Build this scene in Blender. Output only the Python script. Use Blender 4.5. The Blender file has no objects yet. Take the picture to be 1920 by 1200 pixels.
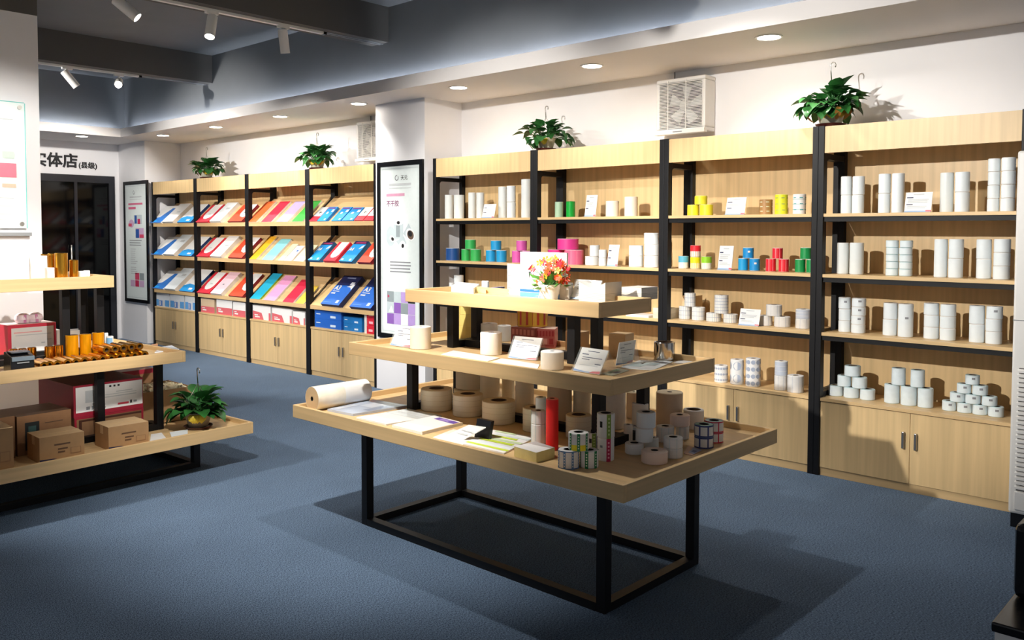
import bpy, math, random
from mathutils import Vector, Matrix
R = math.radians
SC = bpy.context.scene
COL = SC.collection
# ------------------------------------------------------------------ camera model (1920x1200 photograph)
F, YAW, PIT, ROL, EYE, PPY = 1610.96, 0.7444, 0.0428, 0.0023, 1.5352, 504.6
cyw, syw = math.cos(YAW), math.sin(YAW)
FW = Vector((-syw*math.cos(PIT), cyw*math.cos(PIT), -math.sin(PIT)))
RT0 = Vector((cyw, syw, 0)); UP0 = RT0.cross(FW)
RT = RT0*math.cos(ROL)+UP0*math.sin(ROL); UPV = -RT0*math.sin(ROL)+UP0*math.cos(ROL)
CAM = Vector((0, 0, EYE))
def ray(x, y): return FW+RT*((x-960)/F)-UPV*((y-PPY)/F)
def on(x, y, ax, v):
    d = ray(x, y); return CAM+d*((v-CAM[ax])/d[ax])
def oz(x, y, z): return on(x, y, 2, z)
def oy(x, y, Y): return on(x, y, 1, Y)
def ox(x, y, X): return on(x, y, 0, X)
cam = bpy.data.objects.new('camera', bpy.data.cameras.new('camera')); COL.objects.link(cam)
cam.matrix_world = Matrix(((RT.x, UPV.x, -FW.x, 0), (RT.y, UPV.y, -FW.y, 0), (RT.z, UPV.z, -FW.z, EYE), (0, 0, 0, 1)))
cam.data.sensor_width = 36; cam.data.lens = 36*F/1920; cam.data.shift_y = (PPY-600)/1920
cam.data.clip_start = .02
SC.camera = cam
# ------------------------------------------------------------------ materials
def lin(c):
    if isinstance(c, str):
        c = [int(c[i:i+2], 16)/255 for i in (0, 2, 4)]
    return tuple((v/12.92 if v <= .04045 else ((v+.055)/1.055)**2.4) for v in c)
MC = {}
def mat(name, c, rough=.55, metal=0., var=.04, scale=30., bump=0., spec=.5, emit=None, es=0., aniso=None, trans=0.):
    if name in MC: return MC[name]
    m = bpy.data.materials.new(name); m.use_nodes = True
    nt = m.node_tree; b = nt.nodes['Principled BSDF']
    l = lin(c)
    tc = nt.nodes.new('ShaderNodeTexCoord'); nz = nt.nodes.new('ShaderNodeTexNoise')
    nz.inputs['Scale'].default_value = scale; nz.inputs['Detail'].default_value = 3
    if aniso:
        mp = nt.nodes.new('ShaderNodeMapping'); mp.inputs['Scale'].default_value = aniso
        nt.links.new(tc.outputs['Object'], mp.inputs[0]); nt.links.new(mp.outputs[0], nz.inputs['Vector'])
    else: nt.links.new(tc.outputs['Object'], nz.inputs['Vector'])
    cr = nt.nodes.new('ShaderNodeValToRGB')
    cr.color_ramp.elements[0].position = .3; cr.color_ramp.elements[1].position = .7
    cr.color_ramp.elements[0].color = tuple(max(0, v*(1-var)) for v in l)+(1,)
    cr.color_ramp.elements[1].color = tuple(min(1, v*(1+var)) for v in l)+(1,)
    nt.links.new(nz.outputs['Fac'], cr.inputs[0]); nt.links.new(cr.outputs[0], b.inputs['Base Color'])
    b.inputs['Roughness'].default_value = rough; b.inputs['Metallic'].default_value = metal
    b.inputs['Specular IOR Level'].default_value = spec
    if trans: b.inputs['Transmission Weight'].default_value = trans
    if bump:
        bp = nt.nodes.new('ShaderNodeBump'); bp.inputs['Strength'].default_value = bump; bp.inputs['Distance'].default_value = .01
        nt.links.new(nz.outputs['Fac'], bp.inputs['Height']); nt.links.new(bp.outputs[0], b.inputs['Normal'])
    if emit:
        b.inputs['Emission Color'].default_value = lin(emit)+(1,); b.inputs['Emission Strength'].default_value = es
    MC[name] = m; return m
WOODV = mat('maple_laminate_upright', 'd8b987', .42, var=.10, scale=1, aniso=(34, 34, 1.1))
WOODX = mat('maple_laminate_lengthwise', 'd6b583', .42, var=.10, scale=1, aniso=(1.3, 36, 36))
WOODY = mat('maple_laminate_crosswise', 'd6b583', .42, var=.10, scale=1, aniso=(36, 1.3, 36))
STEEL = mat('black_powder_coated_steel', '0d0d10', .5, var=.15, spec=.3)
WALL = mat('white_wall_paint', 'e9e8ea', .7, var=.01, scale=4)
SOFF = mat('white_plasterboard', 'e4e0de', .75, var=.01, scale=4)
GREY = mat('slate_grey_paint', '787c80', .8, var=.04, scale=3)
DGREY = mat('dark_grey_paint', '5c5a57', .8, var=.04, scale=3)
WHITE = mat('white_paper', 'e9e8e6', .6, var=.01)
WHITEC = mat('cool_white_paper', 'e6edf0', .5, var=.015)
GLOSSW = mat('glossy_white_film', 'e4e9e8', .22, var=.015)
CREAM = mat('cream_paper', 'e6d9bd', .65, var=.03, aniso=(2, 2, 60), scale=1)
WARMW = mat('warm_white_paper', 'efe6d6', .6, var=.02)
BLUSH = mat('blush_paper', 'eed9cc', .6, var=.02)
CORE = mat('brown_card_core', '5e4a3a', .8, var=.08)
CORED = mat('dark_card_core', '2c2521', .85, var=.08)
PLASW = mat('white_plastic', 'eceae6', .35, var=.01)
GREYP = mat('grey_plastic', '8d9092', .4, var=.03)
BLACKP = mat('black_plastic', '101114', .25, var=.1)
KRAFT = mat('kraft_cardboard', 'b08a5f', .75, var=.05, scale=20)
KRAFTD = mat('brown_cardboard', '8d6746', .8, var=.06, scale=20)
KRAFTL = mat('light_card_tape', 'd3b489', .6, var=.04)
INK = mat('black_ink', '1b1a1d', .6)
INKG = mat('grey_ink', '8b8d92', .6)
INKLG = mat('pale_grey_ink', 'c2c6c8', .6)
NAVYI = mat('navy_ink', '232a55', .5)
GOLD = mat('gold_foil', 'dba037', .2, 1., var=.12, scale=6, aniso=(14, 14, 1))
AMBER = mat('amber_film', 'd9940c', .14, .35, var=.12, scale=5, aniso=(18, 18, .8))
SILVER = mat('silver_foil', 'cfcac4', .12, 1., var=.12, scale=5, aniso=(20, 20, 1))
CHROME = mat('brushed_metal', 'b4b0aa', .3, 1.)
LEAF = mat('green_leaf', '2f6a30', .4, var=.35, scale=9)
LEAFY = mat('yellow_leaf', 'd9c03a', .5, var=.2, scale=9)
LEAFB = mat('withered_leaf', '9a6a2a', .6, var=.3, scale=9)
POT = mat('pale_plastic_pot', 'b9b7a4', .5, var=.06)
SAUC = mat('maroon_plastic', '4a1e1c', .4)
POTT = mat('taupe_plastic_pot', '8f8373', .5, var=.06)
SOIL = mat('soil', '3a2a1e', .9, var=.3)
def col(c, rough=.45): return mat('print_'+c, c, rough, var=.03)
def metal_emit(name, c, s):
    m = mat(name, 'ffffff', .5, emit=c, es=s); return m
LAMP = metal_emit('lit_lamp_face', 'fff6ea', 30)
STRIP = metal_emit('lit_led_strip', 'e9f1ff', 22)
LAMPOFF = mat('unlit_lamp_face', 'c8c6c2', .4)
def carpet():
    m = bpy.data.materials.new('blue_loop_carpet'); m.use_nodes = True; nt = m.node_tree; b = nt.nodes['Principled BSDF']
    tc = nt.nodes.new('ShaderNodeTexCoord')
    n1 = nt.nodes.new('ShaderNodeTexNoise'); n1.inputs['Scale'].default_value = 125; n1.inputs['Detail'].default_value = 4
    n2 = nt.nodes.new('ShaderNodeTexNoise'); n2.inputs['Scale'].default_value = 3; n2.inputs['Detail'].default_value = 4
    mp = nt.nodes.new('ShaderNodeMapping'); mp.inputs['Scale'].default_value = (1, 2.2, 1)
    nt.links.new(tc.outputs['Object'], mp.inputs[0])
    nt.links.new(mp.outputs[0], n1.inputs['Vector']); nt.links.new(tc.outputs['Object'], n2.inputs['Vector'])
    c1 = nt.nodes.new('ShaderNodeValToRGB')
    for e, p, c in zip(c1.color_ramp.elements, (.36, .66), ('2f3e53', '7a90aa')): e.position = p; e.color = lin(c)+(1,)
    mx = nt.nodes.new('ShaderNodeMixRGB'); mx.blend_type = 'MULTIPLY'; mx.inputs[0].default_value = .25
    nt.links.new(n1.outputs['Fac'], c1.inputs[0]); nt.links.new(c1.outputs[0], mx.inputs[1]); nt.links.new(n2.outputs['Fac'], mx.inputs[2])
    nt.links.new(mx.outputs[0], b.inputs['Base Color'])
    b.inputs['Roughness'].default_value = .95; b.inputs['Specular IOR Level'].default_value = .15
    bp = nt.nodes.new('ShaderNodeBump'); bp.inputs['Strength'].default_value = .3; bp.inputs['Distance'].default_value = .008
    nt.links.new(n1.outputs['Fac'], bp.inputs['Height']); nt.links.new(bp.outputs[0], b.inputs['Normal'])
    return m
CARPET = carpet()
def glassy():
    m = bpy.data.materials.new('clear_acrylic'); m.use_nodes = True; nt = m.node_tree; b = nt.nodes['Principled BSDF']
    b.inputs['Base Color'].default_value = (.9, .97, .95, 1); b.inputs['Alpha'].default_value = .10
    n = nt.nodes.new('ShaderNodeTexNoise'); n.inputs['Scale'].default_value = 4
    r = nt.nodes.new('ShaderNodeMapRange'); r.inputs[3].default_value = .03; r.inputs[4].default_value = .08
    nt.links.new(n.outputs['Fac'], r.inputs[0]); nt.links.new(r.outputs[0], b.inputs['Roughness'])
    return m
ACRY = glassy()
def plastic_wrap():
    m = bpy.data.materials.new('clear_plastic_wrap'); m.use_nodes = True; nt = m.node_tree; b = nt.nodes['Principled BSDF']
    b.inputs['Base Color'].default_value = (.9, .92, .95, 1); b.inputs['Roughness'].default_value = .15; b.inputs['Alpha'].default_value = .14
    n = nt.nodes.new('ShaderNodeTexNoise'); n.inputs['Scale'].default_value = 25
    bp = nt.nodes.new('ShaderNodeBump'); bp.inputs['Strength'].default_value = .6
    nt.links.new(n.outputs['Fac'], bp.inputs['Height']); nt.links.new(bp.outputs[0], b.inputs['Normal'])
    return m
WRAP = plastic_wrap()
def door_glass():
    m = mat('black_glass', '050506', .08, var=.1, spec=.22); return m
BGLASS = door_glass()
# ------------------------------------------------------------------ mesh builder
class MB:
    def __init__(s): s.v = []; s.f = []; s.m = []; s.s = []
    def face(s, pts, m=0, smooth=False):
        i = len(s.v); s.v += [Vector(p) for p in pts]; s.f.append(tuple(range(i, i+len(pts)))); s.m.append(m); s.s.append(smooth)
    def hexa(s, p, m=0, mt=None):   # p: 4 bottom (ccw from above), 4 top
        i = len(s.v); s.v += [Vector(q) for q in p]
        for k, f in enumerate(((3, 2, 1, 0), (4, 5, 6, 7), (0, 1, 5, 4), (1, 2, 6, 5), (2, 3, 7, 6), (3, 0, 4, 7))):
            s.f.append(tuple(i+j for j in f)); s.m.append(mt if (mt is not None and k == 1) else m); s.s.append(False)
        return s
    def box(s, x0, x1, y0, y1, z0, z1, m=0, mt=None):
        return s.hexa([(x0, y0, z0), (x1, y0, z0), (x1, y1, z0), (x0, y1, z0), (x0, y0, z1), (x1, y0, z1), (x1, y1, z1), (x0, y1, z1)], m, mt)
    def prism(s, poly, off, m=0):   # poly ccw seen against off
        n = len(poly); off = Vector(off); a = [Vector(p) for p in poly]; b = [p+off for p in a]
        i = len(s.v); s.v += a+b
        s.f.append(tuple(range(i+n-1, i-1, -1))); s.m.append(m); s.s.append(False)
        s.f.append(tuple(range(i+n, i+2*n))); s.m.append(m); s.s.append(False)
        for k in range(n):
            j = (k+1) % n; s.f.append((i+k, i+j, i+n+j, i+n+k)); s.m.append(m); s.s.append(False)
        return s
    def lathe(s, c, prof, n=32, m=0, axis=None, smooth=True, ms=None):
        c = Vector(c)
        if axis is None: ex, ey, ez = Vector((1, 0, 0)), Vector((0, 1, 0)), Vector((0, 0, 1))
        else:
            ez = Vector(axis).normalized(); ex = ez.orthogonal().normalized(); ey = ez.cross(ex)
        # every profile segment gets its own rings so that edges stay sharp
        for q in range(len(prof)-1):
            (r0, z0), (r1, z1) = prof[q], prof[q+1]
            i = len(s.v)
            for (r, z) in ((r0, z0), (r1, z1)):
                for k in range(n):
                    a = 2*math.pi*k/n; s.v.append(c+ex*(r*math.cos(a))+ey*(r*math.sin(a))+ez*z)
            for k in range(n):
                j = (k+1) % n
                s.f.append((i+k, i+j, i+n+j, i+n+k)); s.m.append(ms[q] if ms else m); s.s.append(smooth)
        return s
    def cyl(s, c, r, h, n=24, m=0, axis=None):
        return s.lathe(c, [(1e-4, 0), (r, 0), (r, h), (1e-4, h)], n, m, axis)
    def tube(s, pts, r, n=8, m=0):
        pts = [Vector(p) for p in pts]; rings = []
        for k, p in enumerate(pts):
            d = (pts[min(k+1, len(pts)-1)]-pts[max(k-1, 0)]).normalized()
            ex = d.orthogonal().normalized() if k == 0 else (ex-d*ex.dot(d)).normalized()
            ey = d.cross(ex); i = len(s.v); rings.append(i)
            for a in range(n):
                t = 2*math.pi*a/n; s.v.append(p+ex*(r*math.cos(t))+ey*(r*math.sin(t)))
        for k in range(len(rings)-1):
            for a in range(n):
                b = (a+1) % n
                s.f.append((rings[k]+a, rings[k]+b, rings[k+1]+b, rings[k+1]+a)); s.m.append(m); s.s.append(True)
        s.f.append(tuple(rings[0]+a for a in range(n-1, -1, -1))); s.m.append(m); s.s.append(False)
        s.f.append(tuple(rings[-1]+a for a in range(n))); s.m.append(m); s.s.append(False)
        return s
    def patch(s, c, r, a0, a1, z0, z1, m=0, n=8):
        for k in range(n):
            b0 = a0+(a1-a0)*k/n; b1 = a0+(a1-a0)*(k+1)/n
            P = lambda a, z: (c[0]+r*math.cos(a), c[1]+r*math.sin(a), c[2]+z)
            s.face([P(b0, z0), P(b1, z0), P(b1, z1), P(b0, z1)], m, True)
        return s
    def build(s, name, mats, parent=None, org=None, bevel=0):
        if not isinstance(mats, (list, tuple)): mats = [mats]
        if org is None: org = parent.location.copy() if parent else Vector((0, 0, 0))
        org = Vector(org)
        me = bpy.data.meshes.new(name)
        me.from_pydata([tuple(v-org) for v in s.v], [], s.f)
        for m in mats: me.materials.append(m)
        me.polygons.foreach_set('material_index', s.m); me.polygons.foreach_set('use_smooth', s.s)
        me.update()
        o = bpy.data.objects.new(name, me); COL.objects.link(o)
        if parent: o.parent = parent; o.location = (0, 0, 0) if (org-WORG(parent)).length < 1e-6 else org-WORG(parent)
        else: o.location = org
        if bevel:
            b = o.modifiers.new('bevel', 'BEVEL'); b.width = bevel; b.segments = 2; b.limit_method = 'ANGLE'
        return o
def WORG(o):
    v = Vector(o.location)
    while o.parent: o = o.parent; v = v+Vector(o.location)
    return v
def sub(mb, name, mats, parent, bevel=0): return mb.build(name, mats, parent, WORG(parent), bevel)
def tag(o, label, cat, group=None):
    o['label'] = label; o['category'] = cat
    if group: o['group'] = group
    return o
def thing(name, label, cat, loc, group=None):
    o = bpy.data.objects.new(name, None); COL.objects.link(o); o.location = loc; o.empty_display_size = .1
    return tag(o, label, cat, group)
def struct(o): o['kind'] = 'structure'; return o
def text(body, size, origin, ex, ey, m, name, parent=None, depth=.0015, bold=0., align='LEFT'):
    cu = bpy.data.curves.new(name, 'FONT'); cu.body = body; cu.size = size; cu.extrude = depth; cu.bevel_depth = bold; cu.bevel_resolution = 0; cu.align_x = align
    t = bpy.data.objects.new(name, cu); COL.objects.link(t)
    bpy.context.view_layer.update()
    me = bpy.data.meshes.new_from_object(t.evaluated_get(bpy.context.evaluated_depsgraph_get()))
    bpy.data.objects.remove(t)
    ex, ey = Vector(ex).normalized(), Vector(ey).normalized(); ez = ex.cross(ey)
    M = Matrix(((ex.x, ey.x, ez.x, origin[0]), (ex.y, ey.y, ez.y, origin[1]), (ex.z, ey.z, ez.z, origin[2]), (0, 0, 0, 1)))
    org = WORG(parent) if parent else Vector(origin)
    me.transform(Matrix.Translation(-org) @ M)
    me.materials.clear(); me.materials.append(m)
    o = bpy.data.objects.new(name, me); COL.objects.link(o)
    if parent: o.parent = parent
    else: o.location = org
    return o
class Flat:   # prints lying on a flat board: u right, v up, n out of the board; sizes in metres
    def __init__(s, o, u, v): s.o = Vector(o); s.u = Vector(u).normalized(); s.v = Vector(v).normalized(); s.n = s.u.cross(s.v); s.mb = MB()
    def P(s, u, v, h=.0012): return s.o+s.u*u+s.v*v+s.n*h
    def rect(s, u0, u1, v0, v1, m=0, h=.0012): s.mb.face([s.P(u0, v0, h), s.P(u1, v0, h), s.P(u1, v1, h), s.P(u0, v1, h)], m)
    def poly(s, pts, m=0, h=.0012): s.mb.face([s.P(a, b, h) for a, b in pts], m)
    def ell(s, cu, cv, ru, rv, m=0, h=.0012, n=24, rot=0):
        c, q = math.cos(rot), math.sin(rot); pts = []
        for k in range(n):
            a = 2*math.pi*k/n; x, y = ru*math.cos(a), rv*math.sin(a); pts.append((cu+x*c-y*q, cv+x*q+y*c))
        s.poly(pts, m, h)
    def lines(s, u0, u1, v, dv, k, th, m=0, rag=.2, seed=1):
        rd = random.Random(seed)
        for i in range(k): s.rect(u0, u1-(u1-u0)*rag*rd.random(), v-i*dv-th, v-i*dv, m)
ORD = ['first', 'second', 'third', 'fourth', 'fifth', 'sixth', 'seventh', 'eighth', 'ninth', 'tenth', 'eleventh', 'twelfth', 'thirteenth', 'fourteenth', 'fifteenth', 'sixteenth']
# ------------------------------------------------------------------ setting
D, YB, YW = 5.286, 5.66, 5.75          # shelf fronts, back panels, wall
ZS, ZC = 2.765, 3.53                    # soffit underside, ceiling
XF = -12.45                             # far wall
struct(MB().box(-13.2, 3.5, -3.5, 6, -.06, 0).build('floor', CARPET))
struct(MB().box(-13.2, 3.5, -3.5, 6, ZC, ZC+.1).build('ceiling', GREY))
struct(MB().box(-13.2, 3.5, YW, YW+.15, 0, ZC).build('wall_back', WALL))
struct(MB().box(XF-.15, XF, -3.5, YW, 0, ZC).build('wall_left', WALL))
struct(MB().box(-11.6, 3.5, 4.93, 5.1, ZS+.03, ZC).build('wall_upper_back', GREY))
struct(MB().box(-11.65, -11.5, -3.5, 5.1, ZS+.03, ZC).build('wall_upper_left', GREY))
struct(MB().box(XF, 3.5, 4.83, YW, ZS, ZS+.03).box(XF, -11.4, -3.5, 4.83, ZS, ZS+.03).build('trim_1', SOFF)); bpy.data.objects['trim_1']['label'] = 'dropped white soffit along the walls'
struct(MB().box(-11.4, 3.5, 4.83, 4.86, ZS+.03, 2.875).box(-11.43, -11.4, -3.5, 4.86, ZS+.03, 2.875).build('trim_2', SOFF)); bpy.data.objects['trim_2']['label'] = 'upright white fascia of the soffit'
struct(MB().box(-6.671, -5.956, D-.006, YW, 0, ZS).build('wall_pillar', WALL)); bpy.data.objects['wall_pillar']['label'] = 'white pillar between the two shelf runs'
struct(MB().box(XF, -11.62, 5.24, YW, 0, ZS).build('wall_corner', WALL)); bpy.data.objects['wall_corner']['label'] = 'white corner pillar at the far end of the shelf run'
for nm, x in (('trim_3', -9.41), ('trim_4', -6.275), ('trim_5', -3.12), ('trim_6', .02)):
    o = struct(MB().box(x, x+.235, -3.5, 4.93, 3.22, ZC).build(nm, DGREY)); o['label'] = {'trim_3': 'dark grey ceiling beam farthest left', 'trim_4': 'dark grey ceiling beam in the middle', 'trim_5': 'dark grey ceiling beam over the centre table', 'trim_6': 'unseen grey ceiling beam added at right for the left-table spotlight'}[nm]  # rightmost beam is unseen, added to hold the left-table spotlight
# near column behind the left display table
XC = -6.48
o = struct(MB().box(-7.2, XC, 1.45, 2.19, 0, 3.02, 0).box(-7.2, XC, 1.45, 2.19, 3.02, ZC, 1).build('wall_column', [WALL, DGREY])); o['label'] = 'white column with grey top behind left display table'
# cove strip lights
tag(MB().box(-11.3, 3.4, 4.862, 4.882, ZS+.031, ZS+.045).build('led_strip', STRIP, None, (-4, 4.872, ZS+.031)), 'thin white LED strip in the cove above the shelf soffit', 'strip light')
tag(MB().box(-11.452, -11.432, -3.4, 4.8, ZS+.031, ZS+.045).build('led_strip', STRIP, None, (-11.442, 1, ZS+.031)), 'thin white LED strip in the cove along the far wall', 'strip light')
# far door: dark glass in a black metal frame
d = struct(MB().box(XF+.002, XF+.02, 3.2, 5.08, 0, 2.21).build('door_1', BGLASS, None, (XF, 4.1, 0))); d['label'] = 'dark glass shop door in a black frame'
sub(MB().box(XF+.001, XF+.05, 3.1, 5.16, 2.21, 2.31).box(XF+.001, XF+.05, 5.08, 5.16, 0, 2.21).box(XF+.001, XF+.05, 3.1, 3.2, 0, 2.21), 'door_frame', mat('gunmetal_frame', '2a2b31', .25, .3), d)
sub(MB().box(XF+.02, XF+.035, 4.62, 4.66, 0, 2.21), 'door_stile', mat('gunmetal_frame', '2a2b31'), d)
sub(MB().tube([(XF+.06, 4.56, .85), (XF+.06, 4.56, 1.35)], .014).tube([(XF+.02, 4.56, .9), (XF+.06, 4.56, .9)], .009).tube([(XF+.02, 4.56, 1.3), (XF+.06, 4.56, 1.3)], .009), 'door_handle', CHROME, d)
# lettering above the door (Y runs to the right in view on this wall)
ls = thing('wall_lettering', 'black raised Chinese lettering above the dark door', 'sign', (XF, 4.5, 2.4))
text('实体店', .2, (XF+.012, 4.085, 2.425), (0, 1, 0), (0, 0, 1), INK, 'large_lettering', ls, .004, .0055)
text('(县级)', .095, (XF+.01, 4.69, 2.415), (0, 1, 0), (0, 0, 1), INK, 'small_lettering', ls, .004, .002)
# ------------------------------------------------------------------ framed posters
def poster(x0, x1, yf, z0, z1, label, kind):
    t = thing('framed_poster', label, 'poster', ((x0+x1)/2, yf, z0), 'framed wall posters')
    b = .045; y0, y1 = yf-.022, yf
    sub(MB().box(x0, x1, y0, y1, z0, z0+b).box(x0, x1, y0, y1, z1-b, z1).box(x0, x0+b, y0, y1, z0+b, z1-b).box(x1-b, x1, y0, y1, z0+b, z1-b), 'frame', BLACKP, t)
    sub(MB().box(x0+b, x1-b, yf-.012, yf-.001, z0+b, z1-b), 'panel', mat('pale_poster', 'e0e9e8', .3, var=.02), t)
    W, Hh = x1-x0-2*b, z1-z0-2*b
    fl = Flat((x0+b, yf-.012, z0+b), (1, 0, 0), (0, 0, 1))
    G1, G2, RED = 0, 1, 2
    mats = [INKG, INKLG, col('c0305a'), INK, col('8a5fb0'), col('b79ad6'), col('8f9a9e'), col('edf2f2'), col('bcc9cd'), col('6a5648'), col('2b56a0'), col('d04a6a'), col('c9a9c9')]
    # thin border line
    i = .022
    for r in ((i, W-i, i, i+.004), (i, W-i, Hh-i-.004, Hh-i), (i, i+.004, i, Hh-i), (W-i-.004, W-i, i, Hh-i)): fl.rect(*r, 8)
    # logo ring and text
    cx = W*.42; cz = Hh*.93
    for k in range(20):
        a0, a1 = 2*math.pi*k/20, 2*math.pi*(k+1)/20
        if 2 <= k <= 3: continue
        fl.poly([(cx+.018*math.cos(a0), cz+.018*math.sin(a0)), (cx+.018*math.cos(a1), cz+.018*math.sin(a1)), (cx+.028*math.cos(a1), cz+.028*math.sin(a1)), (cx+.028*math.cos(a0), cz+.028*math.sin(a0))], 0)
    fl.rect(W*.22, W*.78, Hh*.885, Hh*.897, 1); fl.rect(W*.22, W*.78, Hh*.868, Hh*.872, 1)
    if kind == 'rolls':
        # a group of pictured paper rolls: printed flat shapes
        fl.ell(W*.26, Hh*.585, W*.115, Hh*.06, 8, .0013); fl.ell(W*.30, Hh*.57, W*.05, Hh*.024, 7, .0016, rot=1.1); fl.ell(W*.31, Hh*.568, W*.03, Hh*.014, 3, .0018, rot=1.1)
        fl.poly([(W*.34, Hh*.57), (W*.34, Hh*.66), (W*.58, Hh*.66), (W*.58, Hh*.57)], 8, .0014); fl.poly([(W*.40, Hh*.58), (W*.40, Hh*.66), (W*.50, Hh*.66), (W*.50, Hh*.58)], 6, .0015)
        fl.ell(W*.46, Hh*.665, W*.12, Hh*.016, 7, .0016); fl.ell(W*.46, Hh*.665, W*.04, Hh*.010, 3, .0018)
        fl.poly([(W*.40, Hh*.555), (W*.55, Hh*.505), (W*.66, Hh*.545), (W*.60, Hh*.585)], 8, .00145); fl.ell(W*.55, Hh*.525, W*.10, Hh*.028, 7, .0016, rot=.9); fl.ell(W*.57, Hh*.528, W*.035, Hh*.012, 3, .0018, rot=1.0)
        fl.poly([(W*.58, Hh*.60), (W*.72, Hh*.66), (W*.84, Hh*.60), (W*.76, Hh*.555)], 8, .0014); fl.ell(W*.76, Hh*.595, W*.095, Hh*.042, 7, .0016, rot=1.0); fl.ell(W*.765, Hh*.593, W*.07, Hh*.031, 9, .0018, rot=1.0); fl.ell(W*.755, Hh*.60, W*.045, Hh*.02, 3, .002, rot=1.0)
        fl.lines(W*.24, W*.78, Hh*.435, Hh*.019, 4, Hh*.008, 0, .12, 4)
        cols = [[6, 8, 5, 3], [8, 4, 6, 5], [4, 5, 7, 5]]
        for r in range(3):
            for c in range(4):
                fl.rect(W*.16+c*W*.18, W*.16+c*W*.18+W*.176, Hh*.255-r*Hh*.066-Hh*.064, Hh*.255-r*Hh*.066, cols[r][c])
        fl.poly([(W*.18, Hh*.235), (W*.23, Hh*.225), (W*.18, Hh*.215)], 2, .0016)
        fl.poly([(W*.20, Hh*.13), (W*.27, Hh*.17), (W*.33, Hh*.13)], 7, .0016)
    else:
        fl.ell(W*.28, Hh*.66, W*.12, Hh*.035, 12, .0013); fl.rect(W*.40, W*.78, Hh*.655, Hh*.735, 8); fl.rect(W*.44, W*.54, Hh*.66, Hh*.73, 10, .0015); fl.rect(W*.58, W*.70, Hh*.655, Hh*.70, 2, .0015)
        fl.rect(W*.14, W*.30, Hh*.635, Hh*.66, 11, .0016)
        fl.rect(W*.48, W*.86, Hh*.535, Hh*.62, 12); fl.rect(W*.48, W*.64, Hh*.535, Hh*.61, 10, .0015); fl.rect(W*.66, W*.86, Hh*.535, Hh*.565, 11, .0015)
        fl.lines(W*.18, W*.80, Hh*.515, Hh*.02, 3, Hh*.006, 0, .3, 3); fl.lines(W*.22, W*.55, Hh*.44, Hh*.018, 8, Hh*.006, 1, .4, 5); fl.lines(W*.22, W*.6, Hh*.28, Hh*.018, 4, Hh*.006, 1, .4, 6)
        fl.rect(W*.42, W*.62, Hh*.17, Hh*.23, 11); fl.rect(W*.64, W*.84, Hh*.17, Hh*.23, 6); fl.rect(W*.20, W*.40, Hh*.11, Hh*.165, 12); fl.rect(W*.42, W*.60, Hh*.11, Hh*.165, 2); fl.rect(W*.62, W*.84, Hh*.11, Hh*.165, 12)
    sub(fl.mb, 'print', mats, t)
    if kind == 'rolls':
        text('不干胶', .062, (x0+b+W*.15, yf-.0125, z0+b+Hh*.765), (1, 0, 0), (0, 0, 1), col('8a5276'), 'print_heading', t, .0006, .001)
        text('天元', .05, (x0+b+W*.52, yf-.0125, z0+b+Hh*.918), (1, 0, 0), (0, 0, 1), INK, 'print_logo', t, .0006)
        f2 = Flat((x0+b, yf-.012, z0+b), (1, 0, 0), (0, 0, 1)); f2.rect(W*.15, W*.62, Hh*.822, Hh*.838, 0); sub(f2.mb, 'print_strapline', col('d39ab4'), t)
    else:
        f2 = Flat((x0+b, yf-.012, z0+b), (1, 0, 0), (0, 0, 1)); f2.rect(W*.15, W*.82, Hh*.822, Hh*.838, 0); f2.rect(W*.15, W*.5, Hh*.785, Hh*.805, 0); sub(f2.mb, 'print_strapline', col('d06a8a'), t)
    return t
poster(-6.625, -5.962, D-.007, .515, 2.205, 'tall black-framed poster with paper rolls picture on the middle pillar', 'rolls')
poster(-12.262, -11.51, 5.239, .552, 2.23, 'tall narrow black-framed poster on the corner pillar beside the dark door', 'list')
# glass sign board on the near column (faces +X)
t = thing('glass_notice_board', 'frameless glass notice board with red block on the near white column', 'poster', (XC, 1.8, 1.54))
a = ox(45, 194, XC+.03); bq = ox(50, 428, XC+.03)
zt, zb, yr = a.z, bq.z, a.y
sub(MB().box(XC+.022, XC+.03, 1.5, yr, zb, zt), 'glass_panel', mat('pale_glass_board', 'e3efed', .12, var=.01), t)
sub(MB().box(XC+.021, XC+.031, yr, yr+.006, zb, zt).box(XC+.021, XC+.031, 1.5, yr, zt, zt+.006), 'glass_edge', mat('green_glass_edge', '7fc9c4', .15), t)
for q in ((yr-.03, zt-.03), (yr-.03, zb+.03), (1.53, zt-.03), (1.53, zb+.03)):
    sub(MB().cyl((XC+.0, q[0], q[1]), .014, .04, 20, 0, (1, 0, 0)), 'standoff', CHROME, t)
fl = Flat((XC+.031, 0, 0), (0, 1, 0), (0, 0, 1))
def yz(px, py): p = ox(px, py, XC+.031); return p.y, p.z
pm_ = [col('ea6f83'), INKLG, col('b9cdbf'), col('d9b7a0')]
for px0, py0, px1, py1, m in ((0, 305, 31, 333, 0), (0, 221, 24, 225, 1), (0, 230, 24, 232, 1), (4, 283, 26, 297, 2), (4, 344, 30, 352, 3), (0, 370, 26, 372, 1), (0, 385, 24, 387, 1), (0, 400, 20, 402, 1), (0, 410, 12, 412, 1)):
    ya, za = yz(px0, py0); yb_, zb_ = yz(px1, py1)
    if px0 == 0: ya = 1.58
    fl = Flat((XC+.031, 0, 0), (0, 1, 0), (0, 0, 1)); fl.rect(ya, yb_, zb_, za, 0, .001); sub(fl.mb, ('red_block', 'text_line', 'small_picture', 'pale_drawing')[m], pm_[m], t)
ya, za = yz(0, 436); yb_, zb_ = yz(58, 441)
tag(MB().box(XC+.001, XC+.05, 1.5, yb_, zb_-.005, za).build('wall_ledge', GREYP, None, (XC, 1.85, zb_)), 'slim grey ledge fixed to the near column under the glass board', 'ledge')
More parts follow.
